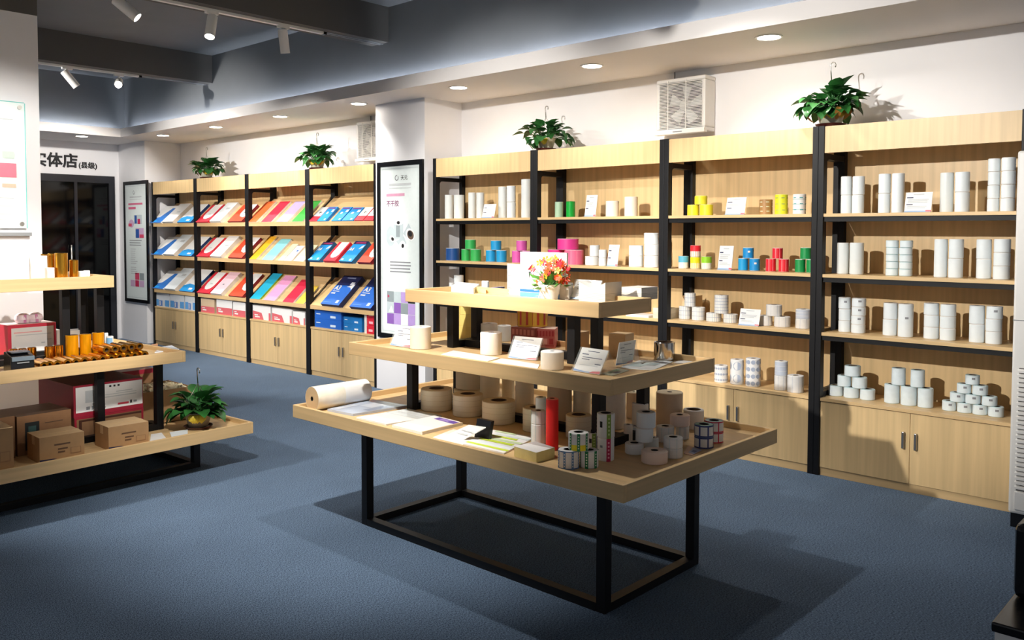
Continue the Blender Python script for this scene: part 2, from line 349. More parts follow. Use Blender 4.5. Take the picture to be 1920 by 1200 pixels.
# ------------------------------------------------------------------ shelving bays
def lx(px, py, Y): return oy(px, py, Y).x
RZ = [1.657, 1.277, .91, .495]
LZ = [1.645, 1.215, .757, .52]
H0 = 2.2
def bay(x0, x1, run, label, grp, first, last):
    t = thing('display_shelving_bay', label, 'shelf', ((x0+x1)/2, D, 0), grp)
    pw, pd = .038, .05
    zc = RZ[3] if run == 'R' else LZ[3]
    for x in (x0, x1-pw):
        sub(MB().box(x+.0005, x+pw-.0005, D-.004, D+pd, 0, H0+.004), 'post', STEEL, t, .002)
        sub(MB().box(x+.0005, x+pw-.0005, YB-.045, YB-.001, 0, H0-.06), 'rear_post', STEEL, t)
        # rounded top bracket between the front and rear posts, side rails at each shelf
        mb = MB().box(x+.004, x+pw-.004, D+pd, YB-.045, 2.0, 2.035)
        c = (x+.004, x+pw-.004)
        for k in range(5):
            a0, a1 = math.pi/2*k/5, math.pi/2*(k+1)/5
            mb.prism([(c[0], D+pd, 2.0), (c[0], D+pd+.035*(1-math.sin(a0)), 2.0-.035*(1-math.cos(a0))), (c[0], D+pd+.035*(1-math.sin(a1)), 2.0-.035*(1-math.cos(a1)))], (pw-.008, 0, 0))
        sub(mb, 'top_bracket', STEEL, t)
        if run == 'R':
            for z in RZ[:3]+[zc+.051]: sub(MB().box(c[0], c[1], D+pd, YB-.045, z-.05, z-.02), 'side_rail', STEEL, t)
        else:
            for z in LZ[:3]: sub(MB().prism([(c[0], D+.02, z-.075), (c[0], D+.33, z+.21), (c[0], D+.33, z+.26), (c[0], D+.02, z-.02)], (pw-.008, 0, 0)), 'side_rail', STEEL, t)
    sub(MB().box(x0+.002, x1-.002, YB, YB+.018, 0, H0-.05), 'back_panel', WOODV, t)
    sub(MB().box(x0+pw, x1-pw, D+.004, D+.024, 2.035, H0).box(x0+pw, x1-pw, D+.024, YB, H0-.02, H0), 'fascia_board', WOODV, t)
    if run == 'R':
        for z in RZ[:3]:
            s = sub(MB().box(x0+pw, x1-pw, D+.002, YB-.002, z-.02, z), 'shelf_board', WOODX, t)
            sub(MB().box(x0+pw, x1-pw, D+.012, D+.04, z-.05, z-.0205), 'shelf_rail', STEEL, s)
    else:
        for z in LZ[:3]:
            s = sub(MB().prism([(x0+pw, D, z-.045), (x0+pw, D+.012, z-.045), (x0+pw, D+.345, z+.262), (x0+pw, D+.333, z+.28), (x0+pw, D+.012, z-.016), (x0+pw, D+.012, z), (x0+pw, D, z)], (x1-x0-2*pw, 0, 0)), 'sloping_shelf', WOODX, t)
    sub(MB().box(x0+pw, x1-pw, D+.03, YB-.002, .05, zc-.02), 'cabinet_body', WOODV, t)
    sub(MB().box(x0+pw, x1-pw, D+.002, YB-.002, zc-.0195, zc), 'cabinet_top', WOODX, t)
    sub(MB().box(x0+pw, x1-pw, D+.015, D+.03, 0, .05), 'kickboard', WOODX, t)
    xm = (x0+x1)/2
    for a_, b_, hx in ((x0+pw+.001, xm-.0015, xm-.035), (xm+.0015, x1-pw-.001, xm+.035)):
        dr = sub(MB().box(a_, b_, D+.008, D+.0295, .053, zc-.024), 'door', WOODV, t)
        zh = .26 if run == 'R' else .25
        sub(MB().box(hx-.008, hx+.008, D-.012, D+.0078, zh, zh+.1), 'handle', CHROME, dr, .004)
    return t
RX = [-5.849, -4.629, -3.389, -2.257, -1.098]
LX = [-11.528, -10.311, -9.074, -7.847, -6.675]
rl = ['maple and black display bay of label rolls, right beside the poster pillar', 'maple and black display bay behind the flower pot on the centre table', 'maple and black display bay with yellow, red, blue and green tape pyramids', 'rightmost maple and black display bay, next to the white air conditioner']
ll = ['leftmost sloping-shelf display bay next to the corner pillar', 'sloping-shelf display bay holding red and white paper packs, second from left', 'sloping-shelf display bay of orange, yellow and turquoise coloured paper', 'sloping-shelf display bay with blue A3 packs, left of the middle pillar']
for k in range(4): bay(RX[k], RX[k+1], 'R', rl[k], 'flat-shelf display bays', k == 0, k == 3)
for k in range(4): bay(LX[k], LX[k+1], 'L', ll[k], 'sloping-shelf display bays', k == 0, k == 3)
# ------------------------------------------------------------------ rolls
def pr_seams(n):
    return lambda mb, c, r, h, a: [mb.patch(c, r+.0006, 0, 2*math.pi, h*k/n-.0012, h*k/n+.0012, 2, 32) for k in range(1, n)]
def pr_vlines(k, w=.004, m=2, z0=0., z1=1.):
    def f(mb, c, r, h, a):
        for i in range(k):
            q = a+2*math.pi*(i+.5)/k; d = w/r/2; mb.patch(c, r+.0006, q-d, q+d, h*z0, h*z1, m, 2)
    return f
def pr_grid(rows, k, m=2, th=.003):
    def f(mb, c, r, h, a):
        for i in range(k):
            q = 2*math.pi*i/k; d = .0022/r/2; mb.patch(c, r+.0006, q-d, q+d, 0, h, m, 1)
        for j in range(1, rows): mb.patch(c, r+.0006, 0, 2*math.pi, h*j/rows-th/2, h*j/rows+th/2, m, 32)
    return f
def pr_dots(rows, k, frac=.42):
    def f(mb, c, r, h, a):
        for j in range(rows):
            rad = min(h/rows, 2*math.pi*r/k)*frac
            for i in range(k):
                q = a+2*math.pi*(i+.5*(0))/k; zc = h*(j+.5)/rows; pts = []
                for s in range(14):
                    t = 2*math.pi*s/14; b = q+rad*math.cos(t)/r
                    pts.append((c[0]+(r+.0012)*math.cos(b), c[1]+(r+.0012)*math.sin(b), c[2]+zc+rad*math.sin(t)))
                mb.face(pts, 2, True)
    return f
def pr_wave(mb, c, r, h, a):
    for j in range(3):
        for i in range(6):
            q = 2*math.pi*i/6+j; mb.patch(c, r+.0006, q, q+.5, h*(.2+.3*j), h*(.2+.3*j)+.006, 2, 4)
def pr_mark(n):
    def f(mb, c, r, h, a):
        for k in range(1, n): mb.patch(c, r+.0006, 0, 2*math.pi, h*k/n-.001, h*k/n+.001, 2, 32)
        mb.patch(c, r+.0008, a-.1, a+.35, h*.6, h*.6+.012, 3, 4)
    return f
def pr_mark1(mb, c, r, h, a): mb.patch(c, r+.0008, a-.1, a+.35, h*.55, h*.55+.012, 2, 4)
def pr_half(mb, c, r, h, a):
    mb.patch(c, r+.0006, 0, 2*math.pi, h*.5, h*.995, 2, 32)
    for i in range(14):
        q = 2*math.pi*i/14; mb.patch(c, r+.0006, q, q+.2, h*.06, h*.5, 3, 1)
def pr_label(w, m=2, k=2, off=.0, z0=0., z1=1., txt=True):
    def f(mb, c, r, h, a):
        for i in range(k):
            q = a+off+2*math.pi*(i+.5)/k-math.pi/k*(k % 2); d = w/r/2
            mb.patch(c, r+.0006, q-d, q+d, h*z0, h*z1, m, 3)
            if txt:
                for s in range(5): mb.patch(c, r+.0012, q-d*.4, q+d*.4, h*(z0+(z1-z0)*(.14+.16*s)), h*(z0+(z1-z0)*(.22+.16*s)), 4, 1)
    return f
def multi(*fs):
    def f(mb, c, r, h, a):
        for g in fs: g(mb, c, r, h, a)
    return f
TEAL = col('5fa8ad'); C = col
PALE = mat('pale_blue_tint', 'c3d8dc', .5); BL = mat('grey_blue_print', 'a9b2c4', .5); PG = mat('pale_grey_print', 'c9ccd2', .5)
ST = {   # style: description, [side, edge, extra...], print
 'white': ('white label roll', [WHITEC, WHITE], None),
 'film': ('glossy white film roll', [GLOSSW, WHITE], None),
 'cream': ('cream white paper roll', [WARMW, WHITE], None),
 'mint': ('pale mint tape roll', [C('a9cbb0'), C('b8d6bf')], None),
 'green': ('bright green tape roll', [C('12a53c', .25), C('1c8f3c')], None),
 'lgreen': ('green tape roll', [C('35b257'), C('d9e6d8')], None),
 'dblue': ('dark blue tape roll', [C('1f4f93', .35), C('d5dbe2')], None),
 'blue': ('blue label roll', [C('1c9fdc'), C('d5e8f2')], None),
 'bluet': ('white-printed blue roll', [C('1790d6'), C('d5e8f2'), WHITE], pr_mark1),
 'magenta': ('magenta label roll', [C('e060b4'), C('f1c9e2')], None),
 'pink': ('hot pink label roll', [C('ee3f98'), C('f3b5d3')], None),
 'rose': ('rose pink label roll', [C('ef6d95'), C('f4cdd8'), C('f8b0c4')], pr_vlines(10, .003)),
 'yellow': ('yellow label roll', [C('e6dc33'), C('eee98a')], None),
 'yellowt': ('printed yellow roll', [C('dfe22c'), C('eee98a'), C('9aa86a')], pr_wave),
 'tealw': ('teal-lined white roll', [WHITE, WHITE, TEAL], multi(pr_seams(4), pr_wave)),
 'kraftp': ('kraft brown printed roll', [C('a77f4f'), KRAFT, C('cfd2b8')], pr_wave),
 'bluew': ('blue-and-white roll', [C('f1ead8'), WHITE, C('5fb4cf'), WHITE], pr_half),
 'redw': ('red-topped striped roll', [C('efc9b0'), WHITE, C('e32531'), WHITE], pr_half),
 'yellw': ('yellow-topped striped roll', [C('f0e4b4'), WHITE, C('f0dc1c'), C('f0d98a')], pr_half),
 'limew': ('lime-topped striped roll', [C('eef0d4'), WHITE, C('94d02c'), WHITE], pr_half),
 'red': ('red label roll', [C('e02535'), C('f2c8c8'), C('f58f95')], pr_vlines(8, .004)),
 'dgreen': ('white-edged green roll', [C('12904a'), C('dcebe0'), C('2aa862')], pr_vlines(8, .002)),
 'grid': ('gridded white roll', [C('eceae4'), WHITE, BL], pr_grid(3, 20)),
 'grid5': ('tall gridded roll', [C('eceae4'), WHITE, BL], pr_grid(6, 22)),
 'stripe': ('finely striped roll', [C('efece2'), WHITE, BL], multi(pr_vlines(26, .003), pr_grid(2, 2))),
 'silverl': ('silvery grey label roll', [C('c9cfdb', .3), WHITE, WHITE], pr_seams(3)),
 'shine': ('shiny white label roll', [C('e3e0dc', .3), WHITE, PG], pr_vlines(8, .003)),
 'dots': ('small-dotted white roll', [WHITE, WHITE, BL], pr_dots(3, 16)),
 'bigdot': ('white roll with large grey circle', [WHITE, WHITE, BL], pr_dots(2, 4, .40)),
 'middot': ('white roll with rows of grey circles', [WHITE, WHITE, BL], pr_dots(4, 9, .43)),
 'mark': ('marked white roll', [WHITEC, WHITE, INKG], pr_mark1),
 'pale': ('bluish white roll', [mat('bluish_label_paper', 'dfeaee', .5), PALE], None),
 'palem': ('marked bluish roll', [mat('bluish_label_paper', 'dfeaee'), PALE, INKG], pr_mark1),
 'big': ('large cream paper roll', [CREAM, mat('kraft_edge', 'd2c09a', .7, var=.05), C('d8c8a6')], pr_seams(4)),
 'bigt': ('tall cream paper roll', [CREAM, CREAM], None),
 'bigw': ('large off-white paper roll', [mat('offwhite_paper', 'e4dcd2'), WHITE], None),
 'tan': ('tall tan paper roll', [mat('tan_paper', 'cdb79c', .65, var=.03), CREAM], None),
 'clear': ('tall roll in clear plastic wrap', [mat('wrapped_cream', 'd3cbb6', .12), CREAM], None),
 'redroll': ('tall fluorescent red label roll', [C('ff2420', .5), C('f08a80')], None),
 'blush': ('blush white label roll', [BLUSH, BLUSH], None),
 'fine': ('white label roll with fine lines', [WHITE, WHITE, PALE], pr_vlines(8, .002)),
 'navy': ('white label roll with navy frames and teal edge', [WHITE, mat('teal_edge', '7fb0ae'), C('3c4a84')], multi(pr_vlines(7, .007), lambda mb, c, r, h, a: [mb.patch(c, r+.0006, 0, 2*math.pi, z, z+.006, 2, 32) for z in (0.0005, h-.0065)])),
 'crimson': ('white label roll with crimson frames', [WHITE, mat('teal_grey_edge', '96a9ab'), C('d0304e')], multi(pr_vlines(6, .005), lambda mb, c, r, h, a: [mb.patch(c, r+.0006, 0, 2*math.pi, z, z+.005, 2, 32) for z in (0.0005, h-.0055)])),
 'gband': ('white label roll with green bands and yellow patch', [WHITE, WHITE, C('2e8b57'), C('e8d81f'), C('dff0dc')], multi(pr_label(.012, 2, 7), lambda mb, c, r, h, a: mb.patch(c, r+.0005, a-.9, a+.9, h*.02, h*.36, 3, 10))),
 'gband2': ('white label roll with two dark green bands', [WHITE, WHITE, C('1c7a48'), C('e8d81f'), C('dff0dc')], pr_label(.014, 2, 6, .25)),
 'bband': ('white label roll with blue dashed columns', [WHITE, WHITE, C('5a86b8'), C('4a6fa0'), WHITE], multi(pr_label(.009, 2, 8), lambda mb, c, r, h, a: [mb.patch(c, r+.0006, 0, 2*math.pi, z, z+.004, 3, 32) for z in (.0005, h-.0045)])),
 'olive': ('white label roll with olive green strip', [WHITE, WHITE, C('7c9a3a'), INK, C('c3d28a')], multi(pr_label(.018, 2, 3, .35), pr_label(.012, 3, 3, -.55, .45, .7, False))),
 'ruby': ('white label roll with ruby red strip', [WHITE, WHITE, C('c0184e'), INKG, C('f0a0b8')], multi(pr_label(.018, 2, 3, .35), pr_label(.012, 3, 3, -.55, .6, .7, False))),
 'gold': ('shiny gold foil roll', [GOLD, GOLD], None),
 'amber': ('amber film roll', [AMBER, AMBER], None),
 'silver': ('mirror silver foil roll', [SILVER, SILVER], None),
 'bluecup': ('short roll with pale blue wrapper', [WHITE, WHITE, C('79a9cf')], lambda mb, c, r, h, a: mb.patch(c, r+.0006, a-1, a+.8, h*.1, h*.9, 2, 8)),
 'ytape': ('yellow parcel tape roll with red printing', [C('d8aa34', .25), C('c99a4a'), C('c9452c')], multi(pr_label(.012, 2, 9, 0, .1, .9, False))),
}
RM = {}
def roll(x, y, z, r, h, style, label, group=None, hole=.36, core=CORE, name='label_roll'):
    desc, ms, pf = ST[style]
    key = (style, round(r, 3), round(h, 3), hole, round(math.atan2(-y, -x), 1))
    o = bpy.data.objects.new(name, None)
    if key in RM:
        src, csrc = RM[key]
        o = src.copy(); COL.objects.link(o); o.location = (x, y, z); o.name = name
        c = csrc.copy(); c.parent = o; c.location = (0, 0, 0); COL.objects.link(c)
    else:
        rh = r*hole; mb = MB()
        mb.lathe((x, y, z), [(rh, 0), (r-.003, 0), (r, .003), (r, h-.003), (r-.003, h), (rh, h)], 40, ms=[1, 1, 0, 1, 1])
        if pf: pf(mb, (x, y, z), r, h, math.atan2(-y, -x))
        mm = list(ms)
        while len(mm) < 5: mm.append(WHITE)
        o = mb.build(name, mm, None, (x, y, z))
        c = sub(MB().lathe((x, y, z), [(rh, .0005), (rh, h-.0005), (rh*.86, h-.0005), (rh*.86, .0005), (rh, .0005)], 24, smooth=True), 'core', core, o)
        RM[key] = (o, c)
    if group and 'group' in o: del o['group']
    return tag(o, label, 'roll', group)
def rdims(pl_, pr_, Y):     # cylinder between two pixel columns whose axis stands at depth Y
    a, b = ray(pl_, 500), ray(pr_, 500)
    ha, hb = math.atan2(a.x, a.y), math.atan2(b.x, b.y); hm = (ha+hb)/2; hw = abs(hb-ha)/2
    d = Y/math.cos(hm); return d*math.sin(hm), Y, d*math.sin(hw)
def ptop(pm, py, Y): return oy(pm, py, Y).z
def card_z(pl_, pr_, pt, z, Y, label, group='price and info cards on the shelves', name='info_card', back=.03):
    # small upright acrylic card on a shelf: sheet, printed lines, foot
    a = oy(pl_, pt, Y); b = oy(pr_, pt, Y); x0, x1, zt = a.x, b.x, (a.z+b.z)/2
    t = thing(name, label, 'sign', ((x0+x1)/2, Y, z), group); dz = zt-z
    mb = MB().prism([(x0, Y, z+.004), (x0, Y+.003, z+.004), (x0, Y+.003+back, zt), (x0, Y+back, zt)], (x1-x0, 0, 0))
    sub(mb, 'sheet', WHITE, t)
    sub(MB().box(x0, x1, Y-.012, Y+back+.02, z, z+.004), 'foot', mat('clear_foot', '9aa3b5', .2), t)
    v = Vector((0, back, dz)); fl = Flat((x0, Y, z+.004), (1, 0, 0), v); W = x1-x0; Hh = v.length
    fl.rect(W*.3, W*.7, Hh*.84, Hh*.88, 1); fl.rect(W*.06, W*.3, Hh*.68, Hh*.72, 0); fl.lines(W*.1, W*.9, Hh*.62, Hh*.07, 3, Hh*.03, 1, .4, int(pl_))
    fl.rect(W*.06, W*.3, Hh*.34, Hh*.38, 0); fl.lines(W*.1, W*.9, Hh*.28, Hh*.07, 2, Hh*.03, 1, .4, int(pr_)); fl.rect(0, W*.8, .001, Hh*.05, 2); fl.rect(W*.8, W, .001, Hh*.08, 3)
    sub(fl.mb, 'print', [NAVYI, INKLG, C('8fb2d8'), C('d86a72')], t)
    return t
BAYN = ['first bay from pillar', 'second bay from pillar', 'third bay from pillar', 'fourth bay from pillar']
SHN = ['top shelf', 'second shelf', 'third shelf', 'cabinet top']
def pos_in_stack(k, n):
    if n == 2: return ('bottom', 'top')[k]
    if n == 3: return ('bottom', 'middle', 'top')[k]
    return 'top' if k == n-1 else 'bottom' if k == 0 else ORD[n-1-k]+' from top' if False else (ORD[k]+' up')
def shelf(bayi, si, items, Y=5.43):
    z = RZ[si]; where = SHN[si]+', '+BAYN[bayi]; grp = 'rolls on the '+SHN[si]+' of the '+BAYN[bayi]
    for gi, it in enumerate(items):
        kind = it[0]; od = ORD[gi]
        if kind == 's':
            _, a, b, pt, n, st = it[:6]; Yi = it[6] if len(it) > 6 else Y
            x, y, r = rdims(a, b, Yi); zt = ptop((a+b)/2, pt, Yi-(r if z < EYE else -0)*.5); sts = st if isinstance(st, list) else [st]*n
            h = (zt-z)/n
            for k in range(n):
                ds = ST[sts[k]][0]
                lb = f'{ds} {od} from left, {where}' if n == 1 else f'{ds}, {pos_in_stack(k, n)} of {od} group, {where}'
                roll(x+random.uniform(-.002, .002)*(k > 0), y, z+h*k, r, h-.0006, sts[k], lb, grp)
        elif kind == 'p':
            rows, st = it[1], it[2]; zb = z
            for ri, row in enumerate(rows):
                tops = [];
                for ci, q in enumerate(row):
                    a, b, pt = q[:3]; s2 = q[3] if len(q) > 3 else st
                    x, y, r = rdims(a, b, Y); tops.append((x, y, r, ptop((a+b)/2, pt, Y), s2))
                zt = sum(t[3] for t in tops)/len(tops)
                rn = 'top' if ri == len(rows)-1 and len(row) == 1 else ('bottom', 'second', 'third', 'top')[ri] if len(rows) > 2 else ('bottom', 'top')[ri]
                for ci, (x, y, r, _, s2) in enumerate(tops):
                    cn = '' if len(row) == 1 else ('left', 'right')[ci] if len(row) == 2 else ('left', 'middle', 'right')[ci] if len(row) == 3 else ('far-left', 'inner-left', 'inner-right', 'far-right')[ci]
                    lb = f'{ST[s2][0]}, {(rn+" "+cn).strip()} of {od} group, {where}'
                    roll(x, y, zb, r, zt-zb-.0006, s2, lb, grp, .55 if si == 3 else .36)
                zb = zt
        elif kind == 'c':
            _, a, b, pt = it[:4]; card_z(a, b, pt, z, it[4] if len(it) > 4 else 5.36, f'white info card standing {od} from left, {where}')
random.seed(3)
shelf(0, 0, [('s', 834, 850.5, 365.5, 1, 'film'), ('s', 851, 870.5, 365.5, 1, 'film', 5.41), ('s', 878, 893, 361, 1, 'film', 5.44), ('s', 893, 908, 361, 1, 'film', 5.41), ('c', 903.5, 926, 382.5, 5.33), ('s', 934, 950.5, 350, 1, 'film', 5.44), ('s', 950, 967, 348.5, 2, 'white', 5.42), ('s', 977, 996, 336, 1, 'film')])
shelf(0, 1, [('s', 836, 862, 465, 1, 'dblue'), ('p', [[(865, 882, 467), (882, 902, 467)], [(872, 892.5, 449)]], 'lgreen'), ('p', [[(911, 930.3, 469), (930.5, 950, 469)], [(920, 940, 451)]], 'blue'), ('p', [[(960, 979, 470), (979, 998, 470)], [(968, 988, 451)]], 'magenta')])
shelf(0, 2, [('s', 842, 852, 530, 1, 'white'), ('s', 851, 869, 516, 1, 'mark', 5.5)])
shelf(1, 0, [('s', 1040, 1055.5, 378.5, 1, 'mint'), ('s', 1061, 1078, 377.5, 1, 'green'), ('c', 1096, 1116.5, 365.5), ('s', 1135, 1160, 377, 1, 'cream'), ('s', 1170, 1195, 369, 1, 'cream')])
shelf(1, 1, [('p', [[(1027, 1057, 467.5, 'pink'), (1058, 1094, 468.5, 'rose')], [(1045, 1084.5, 447.5, 'pink')]], 'pink'), ('p', [[(1097, 1124.5, 480)], [(1105.5, 1124.5, 459.5)]], 'white'), ('s', 1122.5, 1137.5, 468, 2, 'white', 5.36), ('c', 1138, 1157.5, 459, 5.34), ('s', 1179, 1206, 460, 2, 'white'), ('s', 1207.5, 1236, 436.5, 3, 'white')])
shelf(2, 0, [('p', [[(1287.5, 1310, 384), (1311, 1336, 383.5)], [(1301, 1325, 367)]], 'yellow'), ('c', 1360, 1396, 370), ('s', 1422, 1447, 374, 1, 'kraftp'), ('s', 1451, 1475.5, 364.5, 1, 'yellowt'), ('s', 1484.5, 1509.5, 364, 1, 'tealw')])
shelf(2, 1, [('s', 1272, 1291, 480, 1, 'bluew'), ('s', 1294, 1313.5, 460, 2, ['yellw', 'redw']), ('s', 1315, 1334.5, 481, 1, 'limew'), ('c', 1346, 1372, 461), ('p', [[(1384, 1402.5, 484, 'blue'), (1405, 1425, 484.5, 'bluet')], [(1392.5, 1413, 464, 'bluet')]], 'blue'), ('p', [[(1435.5, 1455, 485), (1459.5, 1479.5, 485)], [(1447.5, 1467.5, 464.5)]], 'red'), ('p', [[(1490.5, 1510.3, 486), (1512, 1532, 486)], [(1500, 1521, 464)]], 'dgreen')])
shelf(2, 2, [('p', [[(1274, 1296.5, 574), (1298, 1323, 575.5)], [(1284, 1305, 549)]], 'grid'), ('p', [[(1325, 1354, 586.5, 'stripe'), (1357.5, 1385, 588.5, 'stripe')], [(1340.5, 1367, 553, 'grid5')]], 'stripe'), ('c', 1385, 1423, 580, 5.32), ('p', [[(1424, 1450, 591), (1453, 1484, 593)], [(1437.5, 1468, 571)]], 'shine'), ('s', 1493, 1522, 580, 2, ['shine', 'silverl'])])
shelf(2, 3, [('s', 1342, 1367.5, 685.5, 1, 'dots', 5.38), ('s', 1372, 1397.5, 674.5, 1, 'bigdot', 5.38), ('s', 1401, 1429, 672.5, 1, 'middot', 5.38), ('s', 1455, 1480, 677.5, 2, ['shine', 'silverl'], 5.38), ('s', 1479.5, 1511, 705, 1, 'shine', 5.37)])
shelf(3, 0, [('s', 1574, 1595.3, 331, 2, 'white'), ('s', 1595, 1618, 330.5, 2, 'white', 5.42), ('s', 1644, 1667, 326, 2, 'white'), ('s', 1669, 1693, 325, 1, 'white', 5.42), ('c', 1696, 1746, 360, 5.34), ('s', 1759, 1785, 324, 1, 'film'), ('s', 1787, 1815, 322.5, 2, 'white', 5.42), ('s', 1847.5, 1871, 297.5, 4, 'white'), ('s', 1872.5, 1899.5, 295.5, 4, 'white', 5.42)])
shelf(3, 1, [('s', 1569, 1592, 455, 1, 'film'), ('s', 1592.5, 1619.5, 455, 1, 'film', 5.42), ('s', 1660.5, 1685, 450.5, 5, 'pale'), ('s', 1686, 1711, 451, 5, 'pale', 5.42), ('s', 1751, 1776.5, 448, 1, 'white'), ('s', 1778, 1806, 448, 2, 'white', 5.42), ('s', 1830, 1859.5, 448.5, 2, 'white'), ('s', 1862, 1894, 448, 3, 'white', 5.42)])
shelf(3, 2, [('s', 1574, 1597.5, 557.5, 3, ['white', 'white', 'mark']), ('s', 1598, 1625, 559, 4, ['white', 'mark', 'mark', 'mark'], 5.42), ('s', 1657.5, 1685, 568, 2, 'white'), ('s', 1686, 1715, 570, 1, 'mark', 5.42), ('s', 1734.5, 1764, 568.5, 3, 'white'), ('s', 1765, 1795, 571, 3, 'white', 5.42), ('s', 1820, 1850, 573, 2, 'white'), ('s', 1851, 1882.5, 574.5, 3, ['white', 'white', 'mark'], 5.42)])
shelf(3, 3, [('p', [[(1557.5, 1585.5, 723), (1586, 1616, 726), (1617, 1646, 728)], [(1574, 1601, 704), (1602, 1630.5, 706)], [(1587, 1618, 685.5)]], 'pale'), ('p', [[(1663, 1692.5, 719.5), (1694, 1725, 724), (1726, 1756, 728)], [(1676, 1703, 690), (1712, 1739, 693)]], 'pale'), ('p', [[(1772.5, 1800, 748), (1801, 1829.5, 755), (1830, 1859, 760), (1859.5, 1890, 764)], [(1787, 1816, 733.5), (1816, 1845.5, 740), (1847, 1877, 744)], [(1799.5, 1827.5, 718.5), (1829, 1859, 723)], [(1815, 1843, 703)]], 'palem')], 5.44)
# folded fan paper and loose sheets on the third shelf, second bay
def fan_stack(x0, x1, y0, y1, z, h, label, v=.0, group=None, m=None):
    # zig-zag folded label paper: side shows the fold lines, top may sag in a V
    t = None; mb = MB(); n = 9; k = 7; m = m or CREAM
    xs = [x0+(x1-x0)*i/n for i in range(n+1)]
    tp = [z+h+v*(abs(2*i/n-1)**1.4)-v*.4 for i in range(n+1)]
    for i in range(n):
        mb.hexa([(xs[i], y0, z), (xs[i+1], y0, z), (xs[i+1], y1, z), (xs[i], y1, z), (xs[i], y0, tp[i]), (xs[i+1], y0, tp[i+1]), (xs[i+1], y1, tp[i+1]), (xs[i], y1, tp[i])], 0)
    o = mb.build('fanfold_label_stack', m, None, ((x0+x1)/2, (y0+y1)/2, z))
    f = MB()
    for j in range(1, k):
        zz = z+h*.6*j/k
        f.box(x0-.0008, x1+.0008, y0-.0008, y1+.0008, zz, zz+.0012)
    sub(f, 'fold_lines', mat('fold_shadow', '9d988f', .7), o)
    return tag(o, label, 'paper stack', group)
fan_stack(-3.50, -3.36, 5.33, 5.46, .91, .075, 'folded label paper stack lying on the third shelf beside the double post', 0.0, 'fanfold paper stacks')
fan_stack(-3.335, -3.25, 5.46, 5.6, .91, .13, 'curled folded label paper standing behind the double post, third shelf', .06, 'fanfold paper stacks', KRAFTL)
sheet = MB().box(-3.72, -3.52, 5.3, 5.45, .9102, .925)
tag(sheet.build('label_sheet_pile', WHITE, None, (-3.6, 5.37, .9102)), 'low pile of white label sheets on the third shelf, second bay from pillar', 'paper')
# ------------------------------------------------------------------ paper packs on the sloping shelves
def pj(P):
    d = Vector(P)-CAM; z = d.dot(FW); return 960+F*d.dot(RT)/z, PPY-F*d.dot(UPV)/z
SV = Vector((0, .321, .296)).normalized(); SN = Vector((0, -SV.z, SV.y))
def slope_len(px, pt, z, t):
    x = lx(px, 500, D+.02); best = .1
    for k in range(10, 46):
        v = k*.01; P = Vector((x, D+.013, z-.016))+SV*v+SN*t
        if pj(P)[1] >= pt: best = v
    return min(best, .44)
def pack(bi, si, pa, pb, pt, design, label, t=.035, top=None, name='paper_pack'):
    z = LZ[si]; x0 = lx(pa, 500, D+.014); x1 = lx(pb, 500, D+.014)
    L = slope_len((pa+pb)/2, pt, z, t); W = x1-x0
    o0 = Vector((x0, D+.0135, z-.0155)); X = Vector((1, 0, 0))
    base, side, prints = DES[design]
    mb = MB().hexa([o0, o0+X*W, o0+X*W+SV*L, o0+SV*L, o0+SN*t, o0+X*W+SN*t, o0+X*W+SV*L+SN*t, o0+SV*L+SN*t], 0, 1)
    o = mb.build(name, [side, base], None, o0+X*W/2)
    tag(o, label, 'paper pack', 'paper packs on the sloping shelves')
    if prints:
        fl = Flat(o0+SN*t, X, SV); ms = []
        for (m, pts) in prints:
            if m not in ms: ms.append(m)
            fl.poly([(a*W, b*L) for a, b in pts], ms.index(m), .0008+.0004*len(fl.mb.f))
        sub(fl.mb, 'wrapper_print', ms, o)
    if design in ('A3', 'A4'):
        s = .085 if design == 'A3' else .06
        p = o0+SN*(t+.003)+X*W*.08+SV*L*(.5 if design == 'A3' else .52)
        text(design, s, p, X, SV, WHITE, 'size_lettering', o, .0005, .002)
    return o
BLUE = C('2f74c8'); SKY = C('1f9ae4'); REDP = C('d8283c'); NAVY = C('1a2658'); BLUE3 = C('1b6ad0'); PURP = C('7a3a8a')
LT = mat('ream_side', 'e2ddd6', .6)
rect = lambda a, b, c, d: [(a, c), (b, c), (b, d), (a, d)]
